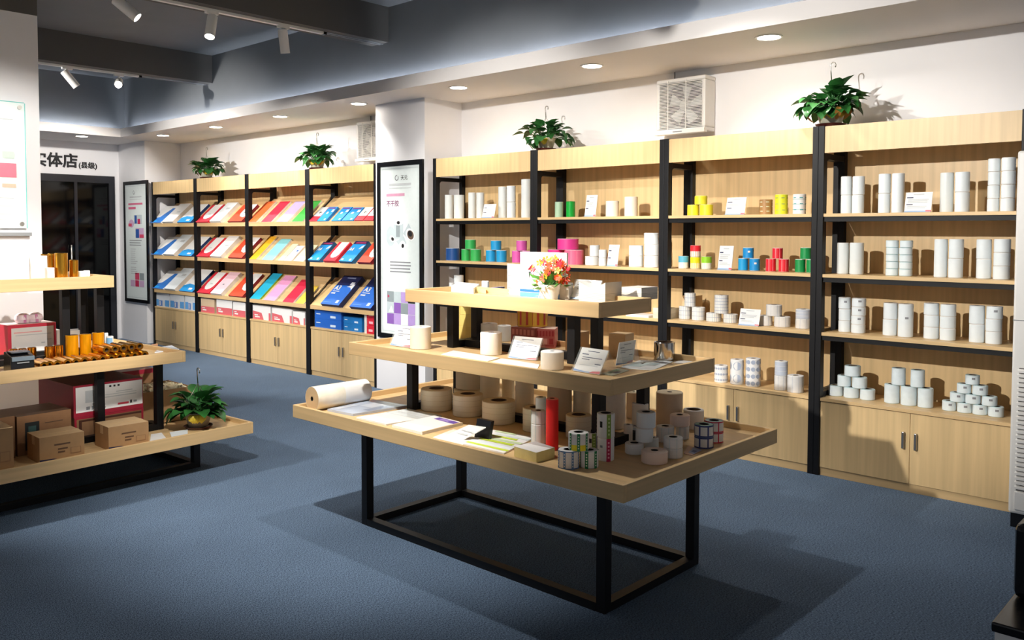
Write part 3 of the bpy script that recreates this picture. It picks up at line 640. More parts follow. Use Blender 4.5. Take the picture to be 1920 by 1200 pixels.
DES = {
 'blue': (WHITE, mat('pack_white_side', 'dfe3e8'), [(BLUE, [(0, 0), (.92, 0), (1, .12), (1, .85), (.72, .85), (.42, .34), (0, .24)]), (SKY, [(.1, .05), (.5, .05), (.5, .13), (.1, .13)])]),
 'blue2': (WHITE, C('1d3f7c'), [(SKY, [(0, 0), (1, 0), (1, .55), (.7, .3), (.3, .34), (0, .25)]), (WHITE, rect(.55, .8, .08, .16))]),
 'white': (WHITE, LT, [(INKLG, rect(.5, .8, .5, .56))]),
 'whitet': (WHITEC, LT, [(INKLG, rect(.45, .8, .62, .72))]),
 'red': (REDP, REDP, [(WHITE, [(.24, 1), (.88, 1), (.88, .34), (.78, .22), (.6, .16), (.4, .18), (.26, .28), (.2, .45)]), (INKLG, rect(.46, .66, .42, .47))]),
 'red2': (C('e84a2e'), C('8a1a2a'), [(WHITE, [(.38, 1), (1, 1), (1, .3), (.8, .24), (.55, .3), (.42, .46)]), (INK, rect(.62, .78, .5, .56))]),
 'pinkw': (C('f0c9d4'), LT, [(INKG, rect(.4, .55, .4, .45))]),
 'orange': (C('f26a35'), LT, None), 'redc': (C('e0304a'), LT, None), 'lav': (C('b7a9d8'), LT, None), 'greenc': (C('3fb548'), LT, None),
 'yel': (C('f5b92c'), LT, None), 'cyan': (C('8fd9df'), LT, None), 'creamc': (C('f2e4b6'), LT, None), 'greyc': (C('d9d9e4'), LT, [(BLUE, rect(.55, .75, .62, .72))]), 'cream2': (C('f4ecc8'), LT, None),
 'turq': (C('1cabd0'), C('8fb52c'), None), 'pinkc': (C('eda4d2'), LT, None), 'crimson': (C('d82848'), LT, None), 'yel2': (C('f6d04a'), LT, None), 'manila': (C('e7c68c'), LT, None),
 'redS': (WHITE, REDP, [(REDP, rect(0, 1, 0, .34)), (INK, rect(.4, .75, .58, .62)), (INK, rect(.45, .52, .5, .7))]),
 'A4S': (C('1f93dc'), C('1a6fb8'), [(PURP, rect(.1, .85, .86, .95)), (WHITE, rect(.3, .5, .5, .64)), (WHITE, rect(.7, .95, .62, .8)), (WHITE, rect(.7, .85, .05, .15))]),
 'A4': (C('1b97e2'), C('1b5f8c'), [(NAVY, rect(0, 1, .84, 1)), (C('a83a6a'), rect(.15, .9, .88, .95)), (WHITE, [(.72, .6), (.95, .66), (.95, .82), (.8, .74)]), (WHITE, rect(.1, .26, .06, .13)), (WHITE, rect(.72, .86, .04, .13))]),  # navy strip: shadow of the shelf above painted in around the purple stripe
 'A3': (BLUE3, NAVY, [(NAVY, rect(0, 1, .66, 1)), (C('8a94b4'), rect(.3, .75, .9, .94)), (WHITE, [(.62, .62), (.8, .66), (.98, .72), (.98, .52), (.86, .6)]), (C('c8cbd6'), rect(.72, .92, .68, .78)), (WHITE, rect(.1, .45, .44, .46)), (WHITE, rect(.1, .32, .36, .4)), (C('bcd0ee'), rect(.72, .86, .06, .16)), (C('5f97e0'), rect(.08, .5, .06, .08))]),  # navy upper third paints the shadow band cast by the shelf above
}
RW = ['top row', 'middle row', 'bottom row']
BL_ = ['leftmost sloping bay', 'second sloping bay', 'third sloping bay', 'bay beside pillar poster']
tops0 = [(386, 381, 383), (444, 440, 443), (507, 502, 505)]
for s in range(3):
    a = 285+[0, 1, 2][s]
    pack(0, s, a, a+22, tops0[s][0], 'blue', f'white and blue paper pack at the left end, {RW[s]}, {BL_[0]}')
    pack(0, s, a+24, a+44, tops0[s][1], 'white' if s == 0 else 'whitet', f'plain white paper pack, middle of {RW[s]}, {BL_[0]}', .05)
    pack(0, s, a+51, a+76, tops0[s][2], 'blue2', f'blue fronted paper pack at the right end, {RW[s]}, {BL_[0]}')
    t1 = [(384, 379, 383), (445, 442, 445), (510, 510, 512)][s]
    pack(1, s, 371.5, 394, t1[0], 'red', f'red pack with white arch at the left, {RW[s]}, {BL_[1]}', .04)
    pack(1, s, 398, 418, t1[1], ['whitet', 'white', 'pinkw'][s], [f'tilted plain white pack, middle of top row, {BL_[1]}', f'plain white pack, middle of middle row, {BL_[1]}', f'pale pink pack, middle of bottom row, {BL_[1]}'][s], .05)
    pack(1, s, 431, 457, t1[2], 'red2', f'orange-red pack with white panel at the right, {RW[s]}, {BL_[1]}', .04)
for (a, b, t, d, nm) in ((466, 483.5, 377, 'orange', 'orange'), (492.5, 511.5, 377.6, 'redc', 'bright red'), (521.6, 542, 377.5, 'lav', 'lavender'), (549.5, 570, 376, 'greenc', 'green')):
    pack(2, 0, a, b, t, d, f'{nm} coloured paper stack, top row of the third sloping bay', .025, name='coloured_paper_stack')
for (a, b, t, d, nm) in ((467, 482, 443, 'yel', 'golden yellow'), (493, 513, 447, 'cyan', 'pale turquoise'), (523, 533, 457, 'creamc', 'narrow cream'), (534, 548, 460, 'greyc', 'pale grey printed'), (552, 571, 459, 'cream2', 'ivory')):
    pack(2, 1, a, b, t, d, f'{nm} paper stack, middle row of the third sloping bay', .022, name='coloured_paper_stack')
for (a, b, t, d, nm) in ((470, 488, 512, 'turq', 'turquoise'), (495.5, 516, 516, 'pinkc', 'pink'), (531, 550.5, 524, 'crimson', 'crimson'), (556, 571, 535, 'yel2', 'yellow')):
    pack(2, 2, a, b, t, d, f'{nm} paper stack, bottom row of the third sloping bay', .022, name='coloured_paper_stack')
for k, (a, b, d, nm) in enumerate(((583, 597, 'redS', 'red and white pack at the left end'), (598, 614, 'A4S', 'first blue pack'), (624.5, 642, 'A4S', 'second blue pack'), (644, 665, 'A4S', 'third blue pack'), (667, 683, 'redS', 'red and white pack, second from right'), (685, 702, 'redS', 'rightmost red and white pack'))):
    pack(3, 0, a, b, 388, d, f'small {nm}, top row of {BL_[3]}', .03)
for (a, b, t, d, nm) in ((582, 603.5, 453, 'A4', 'left blue A4 pack'), (611, 633, 454, 'red', 'red and white pack between the A4 packs'), (640, 664.5, 452, 'A4', 'right blue A4 pack'), (674.6, 699, 455, 'red2', 'red pack with white panel at the right end')):
    pack(3, 1, a, b, t, d, f'{nm}, middle row of {BL_[3]}', .05)
pack(3, 2, 583, 603, 527, 'manila', f'manila paper sheets at the left end, bottom row of {BL_[3]}', .015, name='coloured_paper_stack')
pack(3, 2, 606, 640, 517, 'A3', f'left blue A3 pack with painted shade at top, bottom row of {BL_[3]}', .055)
pack(3, 2, 660, 700, 519, 'A3', f'right blue A3 pack with painted shade at top, bottom row of {BL_[3]}', .055)
# ---- boxes and wrapped packs on the cabinet tops of the sloping run
def carton(x0, x1, y0, y1, z0, z1, base, label, name, cat, group, prints=(), mats=(), top=None):
    o = MB().box(x0, x1, y0, y1, z0, z1, 0, 1).build(name, [base, top or base], None, ((x0+x1)/2, (y0+y1)/2, z0))
    tag(o, label, cat, group)
    if prints:
        fl = Flat((x0, y0, z0), (1, 0, 0), (0, 0, 1)); W, Hh = x1-x0, z1-z0
        for (m, q) in prints: fl.poly([(a*W, b*Hh) for a, b in q], m, .001+.0003*len(fl.mb.f))
        sub(fl.mb, 'front_print', list(mats), o)
    return o
def wrapped(o, x0, x1, y0, y1, z0, z1):
    sub(MB().box(x0-.004, x1+.004, y0-.004, y1+.004, z0+.001, z1+.012), 'plastic_wrap', WRAP, o)
zc = LZ[3]
def fx(px): return lx(px, 560, D+.03)
for k, (a, b, t) in enumerate(((290, 317, 549), (319, 345, 551), (347, 367, 552))):
    x0, x1 = fx(a), fx(b); zt = oy((a+b)/2, t, D+.03).z
    o = carton(x0, x1, D+.03, D+.27, zc, zt, mat('pack_white_side', 'dfe3e8'), f'white wrapped pack with blue base, {ORD[k]} from left on leftmost cabinet', 'wrapped_paper_pack', 'paper pack', 'wrapped packs on the sloping bay cabinets', [(0, rect(.02, .3, .05, .5)), (1, rect(.32, .55, .04, .45)), (0, rect(.72, 1, .05, .5)), (2, rect(.36, .42, .1, .4))], [SKY, BLUE, WHITE])
    wrapped(o, x0, x1, D+.03, D+.27, zc, zt)
for k, (a, b, t, top) in enumerate(((377, 402, 561, KRAFTL), (406, 435, 561, WHITE), (437, 460, 567, WHITE), (474, 507, 574, WHITE), (510, 547, 579, WHITE), (549, 571.5, 585, WHITE))):
    x0, x1 = fx(a), fx(b); zt = oy((a+b)/2, t, D+.03).z; w = 'second' if k < 3 else 'third'
    o = carton(x0, x1, D+.03, D+.28, zc, zt, WHITE if k else KRAFTL, f'red and {"white" if k else "brown"} wrapped pack, {ORD[k % 3]} from left on the {w} cabinet', 'wrapped_paper_pack', 'paper pack', 'wrapped packs on the sloping bay cabinets',
        [(0, rect(0, 1, .0, .45) if k < 3 else [(0, 0), (.62, 0), (.5, .5), (0, .62)]), (1, rect(.12, .4, .14, .24)), (1, rect(.1, .3, .3, .36))]+([(0, rect(.9, 1, 0, .55))] if k >= 3 else []), [REDP, WHITE], top)
    wrapped(o, x0, x1, D+.03, D+.28, zc, zt)
for k, (a, b, lev, nm) in enumerate(((590, 640, 0, 'lower left'), (590, 640, 1, 'upper left'), (641, 676, 0, 'lower right'), (641, 676, 1, 'upper right'))):
    x0, x1 = fx(a), fx(b)-.006; h = .092 if a < 600 else .072; z0 = zc+lev*(h+.001); y0 = D+.03+(.0 if a < 600 else .02)
    carton(x0, x1, y0, D+.3, z0, z0+h, C('1f62c4') if a < 600 else C('1b74bd'), f'blue paper pack, {nm} of four on cabinet under the A3 packs', 'blue_paper_pack', 'paper pack', 'blue paper packs on the cabinet under the A3 packs', [(0, rect(.06, .22, .5, .6)), (0, rect(.6, .8, .2, .45))], [C('cfe0f4')])
x0, x1 = fx(683), fx(687.5)
for k in range(2):
    carton(x0, x1-.002, D+.03, D+.3, zc+.155*k, zc+.154+.155*k, LT, f'{("lower", "upper")[k]} white pack end left of the red pack stack', 'white_paper_pack', 'paper pack', 'white packs beside the red pack stack')
x0, x1 = fx(687.5), -6.676
for k in range(4):
    carton(x0, x1-.038, D+.03+.004*(k % 2), D+.3, zc+.078*k, zc+.077+.078*k, REDP, f'red paper pack, {("bottom", "second from bottom", "third from bottom", "top")[k]} of the stack of four by the pillar', 'red_paper_pack', 'paper pack', 'stack of red paper packs by the pillar', [(0, rect(.2, .6, .3, .6)), (1, rect(.2, .9, .1, .18))], [C('f0b8c0'), C('b01a2e')])
# ------------------------------------------------------------------ plants
def plant(x, y, z, label, seed, sc=1., pot=POT, n=95, yellow=4, withered=0, hook=True, trail=0, spread=1.):
    rd = random.Random(seed); t = thing('potted_plant', label, 'plant', (x, y, z), 'potted pothos plants')
    c = (x, y, z); s = sc
    sub(MB().lathe(c, [(.0001, .012*s), (.055*s, .012*s), (.062*s, .03*s), (.078*s, .09*s), (.083*s, .092*s), (.083*s, .1*s), (.074*s, .1*s), (.07*s, .08*s), (.0001, .08*s)], 28), 'pot', pot, t)
    sub(MB().lathe(c, [(.0001, 0), (.07*s, 0), (.085*s, .016*s), (.081*s, .016*s), (.068*s, .005*s), (.0001, .005*s)], 28), 'saucer', SAUC, t)
    sub(MB().lathe(c, [(.0001, .084*s), (.072*s, .083*s)], 20), 'soil', SOIL, t)
    if hook:
        mb = MB(); hz = .27*s
        for k in range(3):
            a = 2.1*k+.5; mb.tube([(x+.08*s*math.cos(a), y+.08*s*math.sin(a), z+.095*s), (x+.05*s*math.cos(a), y+.05*s*math.sin(a), z+.19*s), (x, y, z+hz)], .0018*s, 6)
        hp = [(x, y, z+hz)]+[(x+.008*s+.016*s*math.cos(q), y, z+hz+.075*s+.018*s*math.sin(q)) for q in (-2.6, 3.3, 2.4, 1.6, .8, 0, -.7)]
        mb.tube(hp, .0035*s, 8); sub(mb, 'hanger', CHROME, t)
    def leaf(mb, base, az, el, st, ln, w, droop):
        d = Vector((math.cos(az)*math.cos(el), math.sin(az)*math.cos(el), math.sin(el)))
        p = Vector(base); e = p+d*st; mb.tube([p, p+d*st*.5+Vector((0, 0, .008)), e], .0016*s, 5)
        side = Vector((-math.sin(az), math.cos(az), 0)); q = e.copy(); el2 = el-.35; rows = []
        prof = ((0, .08), (.14, .72), (.32, 1.), (.55, .86), (.8, .42), (1, .02))
        for i, (f, wd) in enumerate(prof):
            dd = Vector((math.cos(az)*math.cos(el2), math.sin(az)*math.cos(el2), math.sin(el2)))
            if i: q = q+dd*ln*(f-prof[i-1][0])
            up = side.cross(dd)*(-1); up = up if up.z > 0 else -up
            rows.append((q-side*w*wd+up*w*wd*.35, q.copy(), q+side*w*wd+up*w*wd*.35)); el2 -= droop*.22
        i0 = len(mb.v)
        for r in rows: mb.v += [Vector(a) for a in r]
        for i in range(len(rows)-1):
            a = i0+3*i
            for k in range(2): mb.f.append((a+k, a+k+1, a+k+4, a+k+3)); mb.m.append(0); mb.s.append(True)
    mb = MB()
    for k in range(n):
        az = rd.uniform(0, 2*math.pi); el = rd.uniform(.45, 1.45) if k % 4 else rd.uniform(.0, .5); rr = rd.uniform(0, .055)*s
        stk = rd.uniform(.04, .125)*s*(spread if el < .8 else 1)
        leaf(mb, (x+rr*math.cos(az), y+rr*math.sin(az), z+.085*s), az, el, stk, rd.uniform(.07, .105)*s, rd.uniform(.034, .05)*s, rd.uniform(.3, 1.1))
    for k in range(trail):
        az = rd.uniform(2.6, 4.4); leaf(mb, (x+.085*s*math.cos(az), y+.085*s*math.sin(az), z+.1*s), az, -.5, .05*s, .085*s, .03*s, 1.6)
    sub(mb, 'foliage', LEAF, t)
    if yellow:
        mb = MB()
        for k in range(yellow):
            az = math.atan2(-y, -x)+rd.uniform(-.7, .7); leaf(mb, (x+.05*s*math.cos(az), y+.05*s*math.sin(az), z+.09*s), az, .1, .03*s, .06*s, .024*s, 1.8)
        sub(mb, 'yellowed_leaves', LEAFY, t)
    if withered:
        mb = MB()
        for k in range(withered):
            az = rd.choice((3.3, 3.7, 5.4, 5.9, 2.9)); leaf(mb, (x+.08*s*math.cos(az), y+.08*s*math.sin(az), z+.1*s), az, .0, .04*s, .1*s, .02*s, 2.4)
        sub(mb, 'withered_leaves', LEAFB, t)
    return t
plant(-10.24, 5.41, 2.206, 'leafy pothos in pale pot on top of the second sloping-shelf bay', 1, 1.08, withered=2)
plant(-7.84, 5.41, 2.206, 'leafy pothos in pale pot on shelf top, left of the pillar', 2, 1.08, yellow=6, withered=2)
plant(-4.6, 5.40, 2.206, 'leafy pothos with a trailing leaf above the bay behind the flower pot', 5, 1.0, n=85, trail=3, spread=1.25)
plant(-2.23, 5.40, 2.206, 'largest pothos with withered brown leaves above the double post at right', 9, 1.12, n=105, yellow=4, withered=8)
# ------------------------------------------------------------------ exhaust fans
def fan(x0, label):
    x1 = x0+.42; y1, y0 = 5.749, 5.6; z0, z1 = 2.285, 2.69
    t = thing('exhaust_fan', label, 'fan', ((x0+x1)/2, y1, z0), 'wall exhaust fans'); b = .03
    sub(MB().box(x0, x1, y0, y1, z0, z0+b).box(x0, x1, y0, y1, z1-b, z1).box(x0, x0+b, y0, y1, z0+b, z1-b).box(x1-b, x1, y0, y1, z0+b, z1-b), 'housing', PLASW, t, .008)
    sub(MB().box(x0+b, x1-b, y1-.03, y1-.02, z0+b, z1-b), 'backplate', mat('fan_back', '98979a'), t)
    xc, zc_ = (x0+x1)/2+.02, (z0+z1)/2
    sub(MB().lathe((xc, y0+.02, zc_), [(.155, 0), (.162, 0), (.162, .09), (.155, .09), (.155, 0)], 40, axis=(0, 1, 0)), 'fan_ring', mat('fan_dark', '4a4a4c', .5), t)
    sub(MB().lathe((xc, y0+.06, zc_), [(.0001, 0), (.154, 0)], 40, axis=(0, 1, 0)), 'fan_opening', mat('fan_shade', '4c4c50', .6), t)
    bl = MB()
    for k in range(5):
        a = 2*math.pi*k/5
        def Pt(r, q, dy): return (xc+r*math.cos(a+q), y0+.035+dy, zc_+r*math.sin(a+q))
        bl.face([Pt(.04, -.2, 0), Pt(.145, -.1, 0), Pt(.148, .55, .02), Pt(.04, .6, .018)])
    sub(bl, 'blades', mat('fan_blade', 'c9c8c6', .4), t)
    sub(MB().lathe((xc, y0+.012, zc_), [(.0001, 0), (.035, .004), (.043, .02), (.043, .05)], 28, axis=(0, 1, 0)), 'hub', PLASW, t)
    g = MB(); n = 32
    for k in range(n):
        z = z0+b+(z1-z0-2*b)*(k+.5)/n; g.box(x0+b*.6, x1-b*.6, y0-.004, y0+.004, z-.0024, z+.0024)
    for f in (.25, .62): g.box(x0+(x1-x0)*f-.003, x0+(x1-x0)*f+.003, y0-.006, y0, z0+b*.5, z1-b*.5)
    sub(g, 'grille', PLASW, t)
    sub(MB().box(x0-.004, x1+.004, y0-.02, y0+.03, z0-.012, z0+.02), 'drip_lip', PLASW, t, .004)
    fl = Flat((x0, y0-.02, z0), (1, 0, 0), (0, 0, 1)); fl.rect(.16, .24, .001, .008, 0); sub(fl.mb, 'print', INKG, t)
    sub(MB().tube([(x0+.08, y1-.02, z1), (x0+.08, y1-.02, ZS-.001)], .005), 'conduit', GREYP, t)
fan(-3.666, 'white louvred exhaust fan on the wall above the third bay')
fan(-7.40, 'white exhaust fan half hidden behind the left side of the pillar')
# ------------------------------------------------------------------ lamps
LIGHTS = []
def lamp(name, loc, d, watts, size=60, blend=.35, rad=.03, c=(1, .96, .9)):
    l = bpy.data.lights.new(name, 'SPOT'); l.energy = watts; l.spot_size = R(size); l.spot_blend = blend; l.shadow_soft_size = rad; l.color = c
    o = bpy.data.objects.new(name, l); COL.objects.link(o); o.location = loc
    o.rotation_euler = Vector(d).to_track_quat('-Z', 'Y').to_euler(); return o
def downlight(x, y, label, w=30):
    t = thing('recessed_downlight', label, 'light', (x, y, ZS), 'recessed soffit downlights')
    sub(MB().lathe((x, y, ZS), [(.085, -.0005), (.085, -.006), (.072, -.007), (.069, -.0005)], 28), 'trim_ring', PLASW, t)
    sub(MB().lathe((x, y, ZS-.001), [(.0001, -.002), (.069, -.002)], 24), 'lamp_face', LAMP, t)
    if w: lamp('downlight_lamp', (x, y, ZS-.02), (0, 0, -1), w, 110, .6, .04)
for k, x in enumerate((-10.77, -9.43, -8.06, -6.70, -5.32, -3.90, -2.51)):
    downlight(x, 5.1, f'{ORD[k]} recessed downlight from the far corner along the shelf soffit')
downlight(-11.65, 4.44, 'recessed downlight in the soffit over the dark door')
def track(xc, y0, y1, label):
    z = 3.2199
    o = MB().box(xc-.018, xc+.018, y0, y1, z-.02, z).build('lighting_track', PLASW, None, (xc, (y0+y1)/2, z))
    tag(o, label, 'light track', 'ceiling light tracks')
    sub(MB().box(xc-.02, xc+.02, y1, y1+.03, z-.022, z), 'end_cap', BLACKP, o)
track(-6.14, -3, 4.3, 'white lighting track under the middle grey beam'); track(-9.32, -3, 4.15, 'white lighting track under the farther left grey beam'); track(-3.0, -3, 4.4, 'white lighting track under the beam above the centre table'); track(.14, -3, 4.4, 'white lighting track on the added unseen beam at right')  # rightmost track is added along with its unseen beam
for xc, y0, y1, nm in ((-6.14, 4.335, 5.0, 'middle'), (-9.32, 4.185, 5.0, 'farther left')):
    tag(MB().box(xc-.03, xc-.012, y0, y1, 3.214, 3.2199).box(xc+.012, xc+.03, y0, y1, 3.214, 3.2199).build('cable_duct', GREYP, None, (xc, 4.7, 3.214)), f'grey twin cable duct continuing from the {nm} lighting track', 'cable duct')
def head(x, y, d, label, w, size=55, lit=True, blend=.4):
    d = Vector(d).normalized(); z = 3.1999
    t = thing('track_spotlight', label, 'light', (x, y, z), 'white track spotlights')
    piv = Vector((x, y, z-.075)); bk = piv-d*.05
    sub(MB().box(x-.016, x+.016, y-.05, y+.05, z-.018, z), 'adapter', PLASW, t)
    sub(MB().tube([(x, y, z-.018), (x, y, z-.06)], .007).tube([(x, y, z-.06), tuple(piv)], .01), 'stem', PLASW, t)
    sub(MB().lathe(bk, [(.0001, 0), (.034, 0), (.038, .004), (.038, .19), (.034, .19), (.034, .175)], 28, axis=d), 'lamp_body', PLASW, t)
    sub(MB().lathe(bk, [(.0001, .178), (.034, .178)], 24, axis=d), 'lens', LAMP if lit else LAMPOFF, t)
    if w: lamp('track_lamp', bk+d*.2, d, w, size, blend)
# ------------------------------------------------------------------ display tables
T1, T2, T3 = .632, .961, 1.238
def tray(x0, x1, y0, y1, zt, h, name, parent, long):
    w = .02; zf = zt-.028; wd = WOODX if long == 'x' else WOODY; wo = WOODY if long == 'x' else WOODX
    o = sub(MB().box(x0+w, x1-w, y0+w, y1-w, zt-h+.004, zf), name, wd, parent)
    for q, m in (((x0, x1, y0, y0+w), WOODX), ((x0, x1, y1-w, y1), WOODX), ((x0, x0+w, y0+w, y1-w), WOODY), ((x1-w, x1, y0+w, y1-w), WOODY)):
        sub(MB().box(*q, zt-h, zt), 'tray_rim', m, o, .0025)
    return o
def frame(x0, x1, y0, y1, z0, z1, name, parent, s=.045, mode='ring'):
    h = z0+s*.8; xm, ym = (x0+x1)/2, (y0+y1)/2
    f = sub(MB().box(x0, x0+s, y0+s, y1-s, z0, h), name, STEEL, parent)
    bars = [(x1-s, x1, y0+s, y1-s)]
    if mode == 'ring': bars += [(x0+s, x1-s, y0, y0+s), (x0+s, x1-s, y1-s, y1)]
    elif mode == 'H': bars += [(x0+s, x1-s, ym-s/2, ym+s/2)]
    elif mode == 'Hy': bars = [(x0+s, x1-s, y0, y0+s), (x0+s, x1-s, y1-s, y1)]
    for q in bars: sub(MB().box(*q, z0, h), 'frame_bar', STEEL, f)
    for a in (x0, x1-s):
        for b in (y0, y1-s): sub(MB().box(a, a+s, b, b+s, z0, z1), 'leg', STEEL, f, .002)
    return f
tb = thing('display_table', 'three-tier maple display table on black steel frame in the centre', 'table', (-2.81, 3.11, 0), 'three-tier display tables')
AX0, AX1, AY0, AY1 = -3.864, -1.761, 2.5035, 3.723
tray(AX0, AX1, AY0, AY1, T1, .066, 'lower_tray', tb, 'x')
tray(AX0+.212, AX1-.212, AY0+.204, AY1-.204, T2, .065, 'middle_tray', tb, 'x')
tray(AX0+.423, AX1-.423, AY0+.409, AY1-.409, T3, .065, 'top_tray', tb, 'x')
frame(AX0+.26, AX1-.26, AY0+.245, AY1-.245, 0, T1-.063, 'base_frame', tb)
frame(-3.44, -2.18, 2.92, 3.30, T1-.0275, T2-.062, 'middle_frame', tb, mode='H')
frame(-3.28, -2.43, 3.06, 3.28, T2-.0275, T3-.062, 'upper_frame', tb, mode='H')
Z1, Z2, Z3 = T1-.0275, T2-.0275, T3-.0275
CT = 'centre table'
def tr(pa, pb, pt, pbot, z, style, label, group, hole=.36, core=CORE, hz=None, z0=None, front=True):
    """standing roll: pixel sides, pixel y of front top rim and of front bottom"""
    pm = (pa+pb)/2; f = oz(pm, pbot, z); dist = math.hypot(f.x, f.y); u = Vector((f.x, f.y)).normalized()
    a, b = ray(pa, 700), ray(pb, 700); hw = abs(math.atan2(b.x, b.y)-math.atan2(a.x, a.y))/2
    r = dist*math.sin(hw)/(1-math.sin(hw)); cx, cy = f.x+u.x*r, f.y+u.y*r
    if hz is None:
        d = ray(pm, pt); s = dist/math.hypot(d.x, d.y); h = EYE+d.z*s-z
    else: h = hz
    roll(cx, cy, z0 if z0 is not None else z, r, h, style, label, group, hole, core); return cx, cy, r, h
G = 'rolls on the lower tray of the centre table'
LTT = 'lower tray of centre table'
tr(789, 848, 733, 773, Z1, 'big', f'large cream roll, first of the front row from left, {LTT}', G, .5)
tr(848.7, 905.5, 743, 783.5, Z1, 'big', f'large cream roll, second of the front row from left, {LTT}', G, .5)
tr(903.8, 966, 756, 798, Z1, 'big', f'large cream roll, third of the front row from left, {LTT}', G, .5)
tr(980, 1030, 768, 812, Z1, 'big', f'large cream roll partly behind the narrow white rolls, {LTT}', G, .5)
tr(1060.6, 1109, 782, 824, Z1, 'big', f'large cream roll behind the green striped label rolls, {LTT}', G, .55)
x, y, r, h = tr(851, 901, 733, 757, Z1, 'big', f'low cream roll behind the second front roll, {LTT}', G, .5)
roll(x, y+.03, Z1+h+.001, .085, .11, 'bigt', f'cream roll standing on the low roll in the second row, {LTT}', G, .55)
tr(900, 937, 694, 762, Z1, 'bigt', f'tall cream roll with its top just under the middle tray, {LTT}', G, hz=.25)
tr(941, 965, 690, 757, Z1, 'bigt', f'slim tall cream roll behind the third front roll, {LTT}', G, hz=.27)
tr(966, 1001, 690, 777, Z1, 'bigt', f'tall cream roll left of the narrow white rolls, {LTT}', G, hz=.27)
tr(1026, 1072, 700, 790, Z1, 'tan', f'wide tan roll in shade behind the red roll, {LTT}', G, hz=.27)
tr(1074.5, 1108, 700, 790, Z1, 'clear', f'tall roll in clear wrap behind the striped rolls, {LTT}', G, hz=.26)
tr(1131, 1173, 700, 806, Z1, 'bigw', f'tall off-white roll under the tray corner, {LTT}', G, hz=.27)
tr(1174, 1203, 737, 786, Z1, 'tan', f'tan roll between the frame leg and tall white roll, {LTT}', G, .2)
tr(1229.5, 1280, 739, 800, Z1, 'tan', f'tall tan roll near the back edge at right, {LTT}', G, .2, CORED)
tr(1280.5, 1319.5, 771, 806, Z1, 'bigw', f'wide off-white roll beside the tall tan roll, {LTT}', G, .72)
tr(1004, 1024, 746, 818, Z1, 'white', f'narrow grey-white roll behind the two-roll stack, {LTT}', G, .5, CORED)
x, y, r, h = tr(995.5, 1023, 796.5, 836, Z1, 'fine', f'narrow white roll, bottom of stack beside the red roll, {LTT}', G, .42, CORED)
roll(x, y, Z1+h+.0005, r, h*.62, 'fine', f'narrow white roll, top of stack beside the red roll, {LTT}', G, .42, CORED)
tr(1023.3, 1047, 749, 846, Z1, 'redroll', f'tall fluorescent red roll, {LTT}', G, .42, CORED)
# striped label rolls near the corner
tr(1046, 1086, 847, 881, Z1, 'bband', f'white roll with blue dashed columns, bottom left of striped group, {LTT}', G, .5, CORED)
x, y, r, h = tr(1087, 1122, 847, 879.5, Z1, 'gband2', f'white roll with dark green bands, bottom right of striped group, {LTT}', G, .5, CORED)
xv, yv = oz(1085, 862, Z1).x, oz(1085, 862, Z1).y
tr(1065.5, 1104, 814, 847, Z1+h+.001, 'gband', f'green and yellow banded roll on top of the striped pair, {LTT}', G, .5, CORED)
tr(1103, 1119, 813, 846, Z1, 'olive', f'slim white roll with ink marks behind the striped rolls, {LTT}', G, .6, CORED)
x, y, r, h = tr(1119.5, 1151.5, 823, 866, Z1, 'ruby', f'white roll with ruby strip, bottom of the tall label stack, {LTT}', G, .62, CORED)
roll(x, y, Z1+h+.0005, r*1.05, h*1.06, 'olive', f'white roll with olive strip, top of the tall label stack, {LTT}', G, .62, CORED)
# small white rolls, right half
tr(1169, 1186, 797, 829, Z1, 'cream', f'narrow white roll at left back of small roll heap, {LTT}', G, .5, CORED)
x, y, r, h = tr(1171.5, 1207, 834, 854, Z1, 'white', f'short white roll, bottom left of the small roll heap, {LTT}', G, .45, CORED)
roll(x+.02, y+.045, Z1+h+.001, r*.95, .06, 'white', f'short white roll, second up in the small roll heap, {LTT}', G, .45, CORED)
roll(x+.024, y+.05, Z1+h+.062, r*1.03, .066, 'white', f'short white roll, crowning the small roll heap, {LTT}', G, .45, CORED)
tr(1207.5, 1235, 823, 842, Z1, 'white', f'short white roll, right foot of the small roll heap, {LTT}', G, .45, CORED)
x, y, r, h = tr(1179, 1212, 801, 822, Z1, 'white', f'white roll at the back of the small roll heap, lower, {LTT}', G, .45, CORED)
roll(x, y+.02, Z1+h+.001, r*.95, .1, 'cream', f'white roll at the back of the small roll heap, upper, {LTT}', G, .5, CORED)
x, y, r, h = tr(1267, 1292, 801, 825, Z1, 'fine', f'white ring roll under the wide ring, near tan roll, {LTT}', G, .4)
roll(x-.012, y-.005, Z1+h+.001, r*1.5, .05, 'blush', f'wide low white ring roll balanced beside the tan roll, {LTT}', G, .35, CORED)
tr(1230, 1264, 802, 831, Z1, 'fine', f'white fine-lined roll behind the two-roll stack at right, {LTT}', G, .42, CORED)
x, y, r, h = tr(1243.5, 1280, 843, 861, Z1, 'fine', f'pale edged roll, lower of the stack by the loose card, {LTT}', G, .45, CORED)
roll(x, y, Z1+h+.0005, r, h*1.1, 'fine', f'pale edged roll, upper of the stack by the loose card, {LTT}', G, .45, CORED)
tr(1202, 1252, 850, 873, Z1, 'blush', f'blush white flat roll nearest the right front edge, {LTT}', G, .3, CORED)
x, y, r, h = tr(1301.5, 1337.5, 821, 842, Z1, 'navy', f'navy framed label roll, lower of the pair at right, {LTT}', G, .55, CORED)
roll(x, y, Z1+h+.0005, r, h*1.05, 'navy', f'navy framed label roll, upper of the pair at right, {LTT}', G, .55, CORED)
x, y, r, h = tr(1320, 1356, 812, 831.5, Z1, 'crimson', f'crimson framed label roll, lower of the pair at right, {LTT}', G, .55, CORED)
roll(x, y, Z1+h+.0005, r, h*1.05, 'crimson', f'crimson framed label roll, upper of the pair at right, {LTT}', G, .55, CORED)
